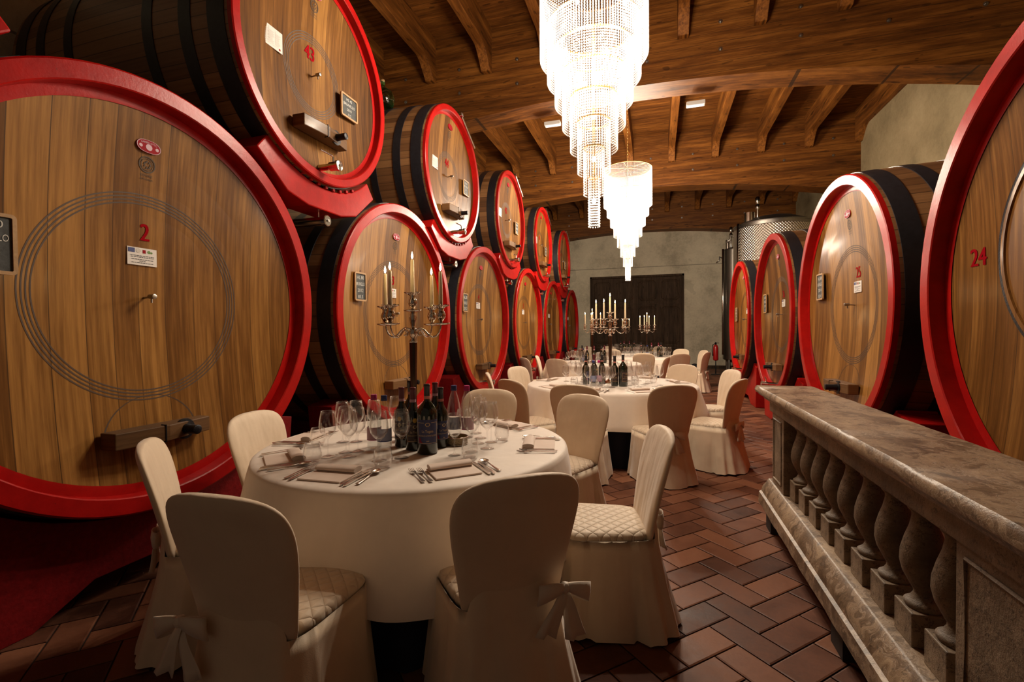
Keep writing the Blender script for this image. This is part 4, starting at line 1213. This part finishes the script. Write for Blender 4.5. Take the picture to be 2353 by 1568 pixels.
# ------------------------------------------------------------------ candelabra
def candelabrum_mesh():
    root = thing('candelabrum', 'x', 'candelabrum', (0, 0, TZ), 0, 'silver five-arm candelabra')
    MB().lathe([(0.085, 0.0), (0.088, 0.008), (0.080, 0.014), (0.068, 0.018), (0.045, 0.034), (0.026, 0.05), (0.016, 0.075), (0.014, 0.10)], 40, capa=True).build('base', M['silver'], root, auto=50)
    # tapered faceted column
    MB().lathe([(0.014, 0.09), (0.017, 0.25), (0.023, 0.575)], 8, capa=True, capb=True).build('column', M['darksilver'], root)
    MB().lathe([(0.024, 0.572), (0.025, 0.58), (0.015, 0.592), (0.014, 0.598), (0.021, 0.612), (0.026, 0.63), (0.020, 0.652), (0.012, 0.66), (0.013, 0.668), (0.020, 0.70), (0.022, 0.715), (0.012, 0.745), (0.008, 0.76)], 24, capa=True, capb=True).build('knop', M['silver'], root, True)
    def cup(c, par):
        K = 1.2
        pan = MB().lathe([(r_ * K, z_ * K) for r_, z_ in [(0.001, 0.0), (0.02, 0.001), (0.040, 0.006), (0.043, 0.011), (0.040, 0.010), (0.012, 0.006)]], 28, c)
        pan.lathe([(r_ * K, z_ * K) for r_, z_ in [(0.009, 0.004), (0.007, 0.016), (0.012, 0.024), (0.021, 0.038), (0.023, 0.05), (0.018, 0.062), (0.013, 0.072), (0.016, 0.082)]], 22, c)
        n = 32; R = []
        for r, z, w in ((0.016, 0.080, 0), (0.024, 0.088, 0.002), (0.036, 0.094, 0.006), (0.030, 0.090, 0.005), (0.011, 0.084, 0)):
            R.append([(c[0] + K * (r + w * math.sin(8 * 2 * PI * j / n)) * math.cos(2 * PI * j / n), c[1] + K * (r + w * math.sin(8 * 2 * PI * j / n)) * math.sin(2 * PI * j / n), c[2] + K * (z + w * 0.6 * math.cos(8 * 2 * PI * j / n))) for j in range(n)])
        pan.rings(R)
        pan.build('candle_cup', M['silver'], par, True)
    cup((0, 0, 0.745), root)
    for (ax, ay) in ARMS:
        L = math.hypot(ax, ay); ux, uy = ax / L, ay / L
        P = []
        for r, z in ((0.012, 0.632), (0.028, 0.650), (0.050, 0.655), (0.072, 0.640), (0.092, 0.617), (0.115, 0.603), (0.138, 0.608), (0.155, 0.628), (0.164, 0.655), (0.166, 0.675)):
            r = r * L / 0.166; P.append((ux * r, uy * r, z))
        am = MB().tube(P, [0.006, 0.0055, 0.005, 0.0055, 0.006, 0.006, 0.0055, 0.005, 0.005, 0.006], 8)
        Q = []
        for k in range(9):
            a = k / 8 * 4.2; r = 0.020 * (1 - k / 14)
            Q.append((ux * (0.050 + r * math.cos(a + 1.2)), uy * (0.050 + r * math.cos(a + 1.2)), 0.622 + r * math.sin(a + 1.2)))
        am.tube(Q, 0.0038, 6)
        a_ = am.build('arm', M['silver'], root, True)
        cup((ax, ay, 0.668), a_)
    return root
M['darksilver'] = plain('dark_polished_column', (0.10, 0.065, 0.045), 0.2, 0.9)
ARMS = [(0.170, -0.06), (0.088, 0.125), (-0.098, -0.12), (-0.164, 0.03)]
cand0 = candelabrum_mesh()
def candle_proto():
    root = thing('candle', 'x', 'candle', (0, 0, 0), 0, 'lit ivory candles')
    MB().lathe([(0.0120, 0), (0.0108, 0.10), (0.0092, 0.195), (0.007, 0.2)], 16, capa=True, capb=True).build('wax_taper', M['wax'], root, auto=50)
    MB().tube([(0, 0, 0.2), (0.001, 0, 0.212)], 0.0012, 5).build('wick', M['ink'], root)
    MB().lathe([(0.0004, 0.203), (0.0045, 0.210), (0.0062, 0.218), (0.0045, 0.230), (0.0004, 0.246)], 12).build('flame', M['flame'], root, True)
    ld = bpy.data.lights.new('flame_light', 'POINT'); ld.energy = CANDLE_POWER; ld.color = FLAME; ld.shadow_soft_size = 0.012
    lo = bpy.data.objects.new('flame_light', ld); COL.objects.link(lo); lo.parent = root; lo.location = (0, 0, 0.262)
    return root
cdl0 = candle_proto(); _cu = [False]
CP = [(-1.335, 2.42, 0.30), (-0.53, 5.80, 0.15), (-1.22, 9.5, 0.5), (-0.21, 12.05, 0.1), (-0.86, 14.5, 0.9)]
cdesc = ['front', 'second', 'third', 'fourth', 'farthest']
for k, (x, y, rz) in enumerate(CP):
    rot = math.radians([17, 17, 50, 17, 80][k])
    lab = 'silver five-arm candelabrum with lit candles on the %s table' % cdesc[k]
    if k == 0:
        cand0.location = (x, y, TZ + 0.001); cand0.rotation_euler = (0, 0, rot); cand0['label'] = lab
    else: dup(cand0, (x, y, TZ + 0.001), rot, lab)
    where = ['tall centre', 'aisle side near', 'aisle side far', 'barrel side near', 'barrel side far']
    for q, (ax, ay) in enumerate([(0, 0)] + ARMS):
        c, s_ = math.cos(rot), math.sin(rot)
        px, py = x + ax * c - ay * s_, y + ax * s_ + ay * c
        z = TZ + 0.001 + (0.745 if q == 0 else 0.668) + 0.102
        lb = 'lit ivory candle, %s one of the candelabrum on the %s table' % (where[q], cdesc[k])
        if not _cu[0]: _cu[0] = True; cdl0.location = (px, py, z); cdl0['label'] = lb
        else: dup(cdl0, (px, py, z), random.uniform(0, 6), lb)

# ------------------------------------------------------------------ glassware, bottles
def wine_glass():
    prof = [(0.001, 0.0), (0.034, 0.0), (0.035, 0.0015), (0.020, 0.004), (0.006, 0.010), (0.0038, 0.022), (0.0034, 0.06), (0.004, 0.088), (0.010, 0.098), (0.024, 0.112), (0.034, 0.130), (0.0385, 0.152), (0.037, 0.180), (0.032, 0.212), (0.0295, 0.232),
            (0.0283, 0.232), (0.031, 0.212), (0.0358, 0.180), (0.0372, 0.152), (0.0325, 0.131), (0.022, 0.114), (0.008, 0.102), (0.0005, 0.100)]
    prof = [(q * (1.12 if z > 0.095 else 1.0), z) for q, z in prof]
    return MB().lathe(prof, 28).build('wine_glass', M['glass'], None, True)
def tumbler():
    prof = [(0.001, 0.0), (0.026, 0.0), (0.033, 0.006), (0.041, 0.028), (0.042, 0.045), (0.037, 0.075), (0.033, 0.092), (0.0315, 0.092), (0.0355, 0.075), (0.040, 0.045), (0.039, 0.028), (0.031, 0.010), (0.0005, 0.008)]
    return MB().lathe(prof, 28).build('water_tumbler', M['glass'], None, True)
wg0 = wine_glass(); tu0 = tumbler(); _g = {'w': False, 't': False}
def put(kind, x, y, label, group, z=TZ + 0.0015, s=1.0):
    src = wg0 if kind == 'w' else tu0
    if not _g[kind]: o = src; _g[kind] = True
    else: o = src.copy(); COL.objects.link(o)
    o.location = (x, y, z); o.scale = (s, s, s)
    return tag(o, label, 'wine glass' if kind == 'w' else 'tumbler', group)
# front table
W1 = [(-1.598, 2.006, 1.0, 'wine glass on the front table, front one of the cluster left of the water bottles'),
      (-1.565, 2.105, 1.04, 'wine glass on the front table, second from the front in the left cluster'),
      (-1.490, 2.030, 1.04, 'wide wine glass on the front table, between the round tumbler and the water bottles'),
      (-1.515, 2.140, 1.0, 'wine glass on the front table, touching distance left of the pink-capped water bottle'),
      (-1.73, 2.30, 1.0, 'wine glass on the front table, rear left corner of the glass cluster'),
      (-1.66, 2.33, 1.02, 'tall wine glass on the front table, behind the left glass cluster'),
      (-1.60, 2.42, 1.0, 'wine glass on the front table, rearmost before barrel 3 rim'),
      (-1.50, 2.50, 1.05, 'large wine glass on the front table, rising behind the pink-capped bottle'),
      (-1.302, 2.010, 1.05, 'large wine glass on the front table, in front of the blue-capped water bottle'),
      (-1.222, 2.085, 1.04, 'wine glass on the front table, just left of the two front wine bottles'),
      (-0.985, 2.200, 0.92, 'short wine glass on the front table, right of the blue-labelled magnum'),
      (-0.925, 2.285, 1.03, 'wine glass on the front table, above the right round tumbler'),
      (-0.870, 2.375, 1.08, 'large wine glass on the front table, outermost of the right cluster'),
      (-0.960, 2.475, 1.03, 'wine glass on the front table, middle of the right cluster'),
      (-0.995, 2.600, 1.04, 'wine glass on the front table, rear of the right cluster'),
      (-1.07, 2.72, 1.04, 'wine glass on the front table, behind the pink-capped bottle on the right'),
      (-1.36, 2.72, 1.0, 'wine glass on the front table, behind the candelabrum column'),
      (-0.90, 2.52, 1.0, 'wine glass on the front table, right rear before the empty chair')]
for x, y, s, lb in W1: put('w', x, y, lb, 'wine glasses on the front table', s=s)
T1 = [(-1.600, 1.895, 'round tumbler on the front table, before the left napkin fork'), (-1.82, 2.20, 'round tumbler on the front table, behind the left place setting'), (-1.215, 1.905, 'round tumbler on the front table, in front of the large wine glass'),
      (-0.885, 2.165, 'round tumbler on the front table, below the right glass cluster'), (-0.855, 2.58, 'round tumbler on the front table, alone on the far right'), (-1.76, 2.62, 'round tumbler on the front table, far left rear'), (-1.28, 3.0, 'round tumbler on the front table, at the far side')]
for x, y, lb in T1: put('t', x, y, lb, 'tumblers on the front table', s=1.05)
# farther tables: crowds of glasses
def crowd(cx, cyy, R, n, nt, seed, name, avoid):
    rg = random.Random(seed); pts = list(avoid)
    c = 0; tries = 0; q = 0
    while c < n + nt and tries < 8000:
        tries += 1
        a = rg.uniform(0, 2 * PI); r = rg.uniform(0.28, 0.62) * R
        x, y = cx + r * math.cos(a), cyy + r * math.sin(a)
        if min([math.hypot(x - p[0], y - p[1]) for p in pts] + [9]) < 0.082: continue
        if abs(math.cos(a)) < 0.45 and rg.random() < 0.6: continue
        pts.append((x, y))
        sd = 'barrel side' if x < cx else 'aisle side'
        ro = ('outer ' if r > 0.46 * R else 'inner ') + ('front row' if y < cyy - 0.25 else ('middle row' if y < cyy + 0.2 else 'back row'))
        if c < n: put('w', x, y, 'wine glass on the %s of the %s table, %s of the cluster' % (sd, name, ro), 'wine glasses on the %s of the %s table' % (sd, name), s=rg.uniform(0.97, 1.06))
        else: put('t', x, y, 'round tumbler on the %s of the %s table, %s of the glasses' % (sd, name, ro), 'tumblers on the %s of the %s table' % (sd, name), s=1.05)
        c += 1
    return pts
BTL = []   # filled below
B2 = [(-0.36, 5.50), (-0.455, 5.52), (-0.64, 5.56), (-0.70, 5.52), (-0.62, 5.72), (-0.72, 5.76), (-0.80, 5.62)]
B3 = [(-1.40, 9.5), (-1.30, 9.3), (-1.16, 9.28), (-1.02, 9.32), (-0.98, 9.5), (-1.45, 9.66)]
B4 = [(-0.35, 12.0), (-0.10, 11.85), (0.06, 11.95), (0.12, 12.1), (-0.2, 11.8)]
B5 = [(-1.0, 14.3), (-0.9, 14.25), (-0.75, 14.3), (-0.62, 14.4)]
crowd(-0.53, 5.80, 1.0, 30, 10, 21, 'second', B2 + [(-0.53, 5.8), (-0.57, 5.76), (-0.49, 5.76), (-0.53, 5.86)])
for x, y in ((-0.55, 5.30), (-0.47, 5.36)): put('w', x, y, 'wine glass standing before the bottles on the second table, near edge', 'near edge glasses of the second table', s=1.05)
crowd(-1.22, 9.55, 0.95, 26, 8, 22, 'third', B3 + [(-1.22, 9.5)])
crowd(-0.20, 12.1, 0.95, 26, 8, 23, 'fourth', B4 + [(-0.21, 12.05)])
crowd(-0.85, 14.6, 0.9, 22, 5, 24, 'farthest', B5 + [(-0.86, 14.5)])

def cyl_patch(mb, r, a0, a1, z0, z1, n=10):
    rings = []
    for k in range(n + 1):
        a = a0 + (a1 - a0) * k / n
        rings.append([(r * math.sin(a), -r * math.cos(a), z0), (r * math.sin(a), -r * math.cos(a), z1)])
    mb.rings(rings, False)
def wine_bottle(style, s=1.0, r=0.0385, hs=0.172):
    """front of the label faces local -y"""
    root = thing('wine_bottle', 'x', 'wine bottle', (0, 0, 0), 0)
    body = [(0.001, 0.004), (r * .8, 0.0), (r, 0.006), (r, hs), (r * 0.95, hs + 0.018), (r * 0.72, hs + 0.04), (r * 0.45, hs + 0.058), (0.0150, hs + 0.072), (0.0145, hs + 0.125)]
    MB().lathe(body, 36).build('bottle_body', M['bottle'], root, True)
    cap = M['cap_black'] if style in ('navy', 'black') else M['cap_red']
    MB().lathe([(0.0156, hs + 0.085), (0.0152, hs + 0.140), (0.0165, hs + 0.142), (0.0165, hs + 0.152), (0.0140, hs + 0.155), (0.001, hs + 0.155)], 24).build('capsule', cap, root, auto=50)
    MB().lathe([(0.0162, hs + 0.078), (0.0160, hs + 0.093)], 24).build('neck_band', M['neckband'] if style in ('navy', 'black') else M['label_pink'], root, True)
    base = M['label_navy'] if style == 'navy' else M['label_brown']
    z0, z1 = 0.045 * s, 0.135 * s
    lb = MB(); cyl_patch(lb, r + 0.0006, -1.15, 1.15, z0, z1 + 0.012); lo = lb.build('front_label', base, root, True)
    g = MB(); q = r + 0.0011
    for a0, a1, za, zb in ((-1.05, 1.05, z0 + .004, z0 + .0055), (-1.05, -0.35, z1 - .004, z1 - .0022), (0.35, 1.05, z1 - .004, z1 - .0022), (-1.05, -1.01, z0 + .004, z1 - .003), (1.01, 1.05, z0 + .004, z1 - .003)):
        cyl_patch(g, q, a0, a1, za, zb, 12)
    def cf(a, b): return (q * math.sin(a / r), -q * math.cos(a / r), b)
    add_text(g, 'La Togata', lambda a, b: cf(a, b + z0 + 0.052 * s), 0.011 * s, 0.8)
    add_text(g, 'BRUNELLO di MONTALCINO', lambda a, b: cf(a, b + z0 + 0.034 * s), 0.0062 * s, 0.68)
    add_text(g, '2009', lambda a, b: cf(a, b + z0 + 0.012 * s), 0.005 * s, 0.9)
    for k in range(9):
        a = k * 0.7; rr = 0.0085 * s
        cxa, czb = rr * math.cos(a), z1 - 0.010 * s + rr * 0.8 * math.sin(a)
        g.add([cf(cxa - .003, czb - .002), cf(cxa + .003, czb - .002), cf(cxa, czb + .004)], [(0, 1, 2)])
    g.build('label_print', M['gold'], lo)
    if style == 'brown':
        md = MB()
        md.add([(q * math.sin(0.011 * math.cos(k * PI / 9) / r), -q * math.cos(0.011 * math.cos(k * PI / 9) / r), 0.158 * s + 0.012 * math.sin(k * PI / 9)) for k in range(18)], [tuple(range(18))])
        md.build('gold_medallion', M['goldy'], root)
    if style == 'navy':
        md = MB().add([cf(-0.036 * s, z0 + .006), cf(-0.022 * s, z0 + .006), cf(-0.036 * s, z0 + .026), cf(-0.036 * s, z0 + .036), ], [(0, 1, 3)])
        md.build('red_ribbon', M['cardred'], lo)
    return root
M['goldy'] = plain('gold_medallion', (0.62, 0.36, 0.05), 0.35)
def water_bottle(pink):
    root = thing('water_bottle', 'x', 'water bottle', (0, 0, 0), 0)
    p = [(0.001, 0.003), (0.034, 0), (0.038, 0.006), (0.038, 0.12), (0.0375, 0.15), (0.033, 0.185), (0.024, 0.225), (0.016, 0.25), (0.014, 0.262), (0.014, 0.278)]
    MB().lathe(p, 32).build('bottle_body', M['waterbottle'], root, True)
    MB().lathe([(0.0165, 0.27), (0.0165, 0.288), (0.015, 0.291), (0.001, 0.291)], 20).lathe([(0.0175, 0.262), (0.0175, 0.268)], 20).build('screw_cap', M['cap_pink'] if pink else M['cap_blue'], root, auto=50)
    lb = MB(); cyl_patch(lb, 0.0386, -2.2, 2.2, 0.045, 0.115, 20); l = lb.build('label_band', M['label_pink'] if pink else M['label_lilac'], root, True)
    st = MB(); cyl_patch(st, 0.0390, -2.2, 2.2, 0.045, 0.049, 20); st.build('label_stripe', M['cap_pink'] if pink else M['cap_blue'], l, True)
    return root
bp = {k: wine_bottle(k) for k in ('navy', 'brown', 'black')}
magnum = wine_bottle('navy', 1.25, 0.053, 0.205)
magnum_b = wine_bottle('black', 1.15, 0.050, 0.205)
wp = {True: water_bottle(True), False: water_bottle(False)}
_bu = set()
def put_b(src, x, y, label, group, rz, s=1.0):
    if src.name not in _bu:
        _bu.add(src.name); o = src; o.location = (x, y, TZ + 0.0015); o.rotation_euler = (0, 0, rz); o['label'] = label
    else: o = dup(src, (x, y, TZ + 0.0015), rz, label)
    if group: o['group'] = group
    o.scale = (s, s, s)
FC = 0.30   # turn so labels face the viewer
g1 = 'wine bottles on the front table'
put_b(magnum, -1.140, 2.205, 'large wine bottle with blue label and black capsule on the front table', g1, 0.50)
put_b(bp['brown'], -1.248, 2.250, 'wine bottle with gold medallion and brown label, left of the blue-labelled magnum', g1, 0.75, 1.02)
put_b(bp['brown'], -1.345, 2.300, 'wine bottle with burgundy capsule, behind the wine glass left of the medallion bottle', g1, 0.2, 1.0)
put_b(bp['black'], -1.395, 2.49, 'tall wine bottle with black capsule, behind the burgundy-capsuled one on the front table', g1, 0.1, 1.05)
put_b(bp['brown'], -1.235, 2.49, 'wine bottle with burgundy capsule directly behind the blue-labelled magnum', g1, 0.5, 1.03)
put_b(bp['navy'], -1.130, 2.345, 'blue-labelled wine bottle hidden half behind the magnum', g1, 0.9, 1.0)
g2 = 'water bottles on the front table'
put_b(wp[True], -1.478, 2.235, 'clear water bottle with magenta cap among the left glasses of the front table', g2, 0.45, 1.0)
put_b(wp[False], -1.405, 2.220, 'clear water bottle with blue cap among the left glasses of the front table', g2, 0.4, 1.0)
put_b(wp[False], -1.165, 2.600, 'clear water bottle with blue cap, right of the wine bottles on the front table', g2, 0.4, 1.06)
put_b(wp[True], -1.085, 2.610, 'clear water bottle with magenta cap, right of the wine bottles on the front table', g2, 0.4, 1.06)
ST = ['black', 'brown', 'brown', 'black', 'brown', 'navy']
def far_bottles(P, name, wat):
    for k, (x, y) in enumerate(P):
        g = 'bottles on the %s table' % name
        if k in wat:
            put_b(wp[bool(k % 2)], x, y, 'clear water bottle with %s cap on the %s table' % ('magenta' if k % 2 else 'blue', name), g, 0.3)
        else:
            st = ST[k % 6]
            put_b(bp[st], x, y, {'black': 'wine bottle with black capsule ' + ('beside the candelabrum' if k % 2 else 'in the middle') + ' of the %s table', 'brown': 'wine bottle with burgundy capsule ' + ['first', 'second', 'third', 'fourth', 'fifth', 'sixth', 'last'][k] + ' in the bottle cluster of the %s table', 'navy': 'blue-labelled wine bottle on the %s table'}[st] % name, g + ', ' + st, 0.3 + 0.2 * k, 1.06)
put_b(magnum_b, -0.36, 5.50, 'large dark wine bottle, frontmost on the second table', 'bottles on the second table', 0.9)
far_bottles(B2[1:], 'second', (2, 1)); far_bottles(B3, 'third', (0,)); far_bottles(B4, 'fourth', (4,)); far_bottles(B5, 'farthest', ())
# straw dish with chrome rim
ds = thing('straw_coaster', 'round woven straw bottle coaster with chrome rim on the front table', 'coaster', (-1.075, 2.43, TZ + 0.0015), 0)
MB().lathe([(0.001, 0.002), (0.058, 0.0), (0.062, 0.01), (0.062, 0.040), (0.058, 0.042), (0.056, 0.012), (0.001, 0.008)], 36).build('woven_wall', M['wicker'], ds, auto=40)
for z in (0.004, 0.042):
    MB().lathe([(0.062, z - 0.003), (0.066, z), (0.062, z + 0.003), (0.058, z), (0.062, z - 0.003)], 40).build('chrome_rim', M['silver'], ds, True)

# ------------------------------------------------------------------ place settings
def napkin():
    root = thing('folded_napkin', 'x', 'napkin', (0, 0, 0), 0)
    rg = random.Random(1)
    bevel(MB().box(-0.105, 0.105, -0.085, 0.085, 0, 0.007).build('folded_sheet', M['napkin'], root), 0.003)
    R = []
    for k in range(9):
        x = -0.10 + 0.20 * k / 8; r = []
        for j in range(14):
            a = 2 * PI * j / 14
            r.append((x, 0.055 + 0.032 * math.cos(a) + 0.004 * (k / 8), 0.0185 + (0.0115 + 0.003 * k / 8) * math.sin(a)))
        R.append(r)
    MB().rings(R, True, True, True).build('rolled_flap', M['napkin'], root, auto=60)
    return root
def fork():
    mb = MB()
    # handle along y (tines towards +y)
    P = [(-0.10, .0075, .004), (-0.092, .0085, .004), (-0.06, .006, .005), (-0.02, .0035, .007), (0.025, .004, .009), (0.045, .010, .007), (0.060, .0125, .005)]
    vs = []; fs = []
    for y, w, z in P: vs += [(-w, y, z), (w, y, z), (w, y, z + .002), (-w, y, z + .002)]
    for k in range(len(P) - 1):
        for q in range(4): fs.append((k * 4 + q, k * 4 + (q + 1) % 4, k * 4 + 4 + (q + 1) % 4, k * 4 + 4 + q))
    fs += [(0, 1, 2, 3), tuple((len(P) - 1) * 4 + q for q in range(4))]
    mb.add(vs, fs)
    for x in (-.0105, -.0035, .0035, .0105): mb.tube([(x, 0.058, .006), (x, 0.080, .006), (x * .95, 0.100, .011)], [.0017, .0016, .0009], 6)
    return mb.build('table_fork', M['cutlery'], None, auto=50)
def knife():
    mb = MB()
    P = [(-0.11, .006, .002, .007), (-0.10, .0075, .001, .009), (-0.05, .006, .002, .009), (-0.02, .0045, .003, .008), (-0.01, .006, .004, .0065), (0.05, .0095, .0045, .006), (0.09, .008, .0045, .006), (0.105, .002, .0045, .006)]
    vs = []; fs = []
    for y, w, z0, z1 in P: vs += [(-w * .7, y, z0), (w, y, z0), (w, y, z1), (-w * .7, y, z1)]
    for k in range(len(P) - 1):
        for q in range(4): fs.append((k * 4 + q, k * 4 + (q + 1) % 4, k * 4 + 4 + (q + 1) % 4, k * 4 + 4 + q))
    fs += [(0, 1, 2, 3), tuple((len(P) - 1) * 4 + q for q in range(4))]
    return mb.add(vs, fs).build('table_knife', M['cutlery'], None, auto=50)
def spoon():
    mb = MB()
    P = [(-0.10, .0075, .004), (-0.092, .0085, .004), (-0.05, .006, .005), (-0.01, .0035, .008), (0.035, .0035, .012)]
    vs = []; fs = []
    for y, w, z in P: vs += [(-w, y, z), (w, y, z), (w, y, z + .002), (-w, y, z + .002)]
    for k in range(len(P) - 1):
        for q in range(4): fs.append((k * 4 + q, k * 4 + (q + 1) % 4, k * 4 + 4 + (q + 1) % 4, k * 4 + 4 + q))
    fs += [(0, 1, 2, 3), tuple((len(P) - 1) * 4 + q for q in range(4))]
    mb.add(vs, fs)
    R = []
    for k in range(6):
        q = k / 5; r = []
        for j in range(20):
            a = 2 * PI * j / 20
            r.append((0.020 * q * math.cos(a), 0.064 + 0.031 * q * math.sin(a), 0.003 + 0.010 * q * q))
        R.append(r)
    R2_ = [[(x, y, z + 0.0015) for x, y, z in r] for r in reversed(R)]
    mb.rings(R + R2_, True)
    return mb.build('soup_spoon', M['cutlery'], None, True)
np0 = napkin(); fk0 = fork(); kn0 = knife(); sp0 = spoon(); _s = set()
def put_c(src, x, y, z, rz, label, cat, group):
    if src.name in _s:
        o = dup(src, (x, y, z), rz)
    else:
        _s.add(src.name); o = src; o.location = (x, y, z); o.rotation_euler = (0, 0, rz)
    tag(o, label, cat, group)
def setting(cx, cyy, r, deg, where, full=True, jitter=0.0):
    a = math.radians(deg); rz = a + PI / 2 + jitter
    ox, oy = math.cos(rz), math.sin(rz); ix, iy = -math.sin(rz), math.cos(rz)
    px, py = cx + r * math.cos(a), cyy + r * math.sin(a)
    def P(t, f): return px + ox * t + ix * f, py + oy * t + iy * f
    z = TZ + 0.0015
    x, y = P(0, 0); put_c(np0, x, y, z, rz, 'linen napkin with rolled flap ' + where, 'napkin', 'folded napkins on the set tables')
    for nm, t, f, src, cat, dr in (('outer fork', -0.165, 0.01, fk0, 'fork', 0.05), ('inner fork', -0.132, 0.0, fk0, 'fork', 0.03), ('inner knife', 0.128, 0.0, kn0, 'knife', 0.0), ('outer knife', 0.150, -0.005, kn0, 'knife', -0.03), ('soup spoon', 0.182, 0.015, sp0, 'spoon', 0.06)):
        if not full and nm in ('outer fork', 'outer knife'): continue
        x, y = P(t, f); put_c(src, x, y, z, rz + dr, 'steel %s of the setting %s' % (nm, where), cat, 'cutlery on the set tables')
c1 = (-1.31, 2.42)
for deg, r, wh, jt in ((-95, .69, 'before the left back-view chair of the front table', 0.12), (-48, .66, 'before the chair seen from behind by the tiles', 0.0), (-132, .70, 'before the chair by the hatch bar of barrel 2', 0.0), (-172, .70, 'before the chair against barrel 2 rim', 0.0), (8, .70, 'before the side-on chair by the balustrade', 0.05), (57, .70, 'before the viewer-facing chair of the front table', 0), (96, .70, 'at the far side of the front table', 0)):
    setting(c1[0], c1[1], r, deg, wh, True, jt)
c2 = (-0.53, 5.80)
for deg, wh in ((-100, 'at the second table before the hidden back-view chair'), (-62, 'at the second table before the bow chair'), (-30, 'at the second table before the side-on chair'), (18, 'at the second table on the aisle side'), (60, 'at the second table far side'), (-135, 'at the second table near the front table'), (165, 'at the second table on the barrel side')):
    setting(c2[0], c2[1], .84, deg, wh, False)
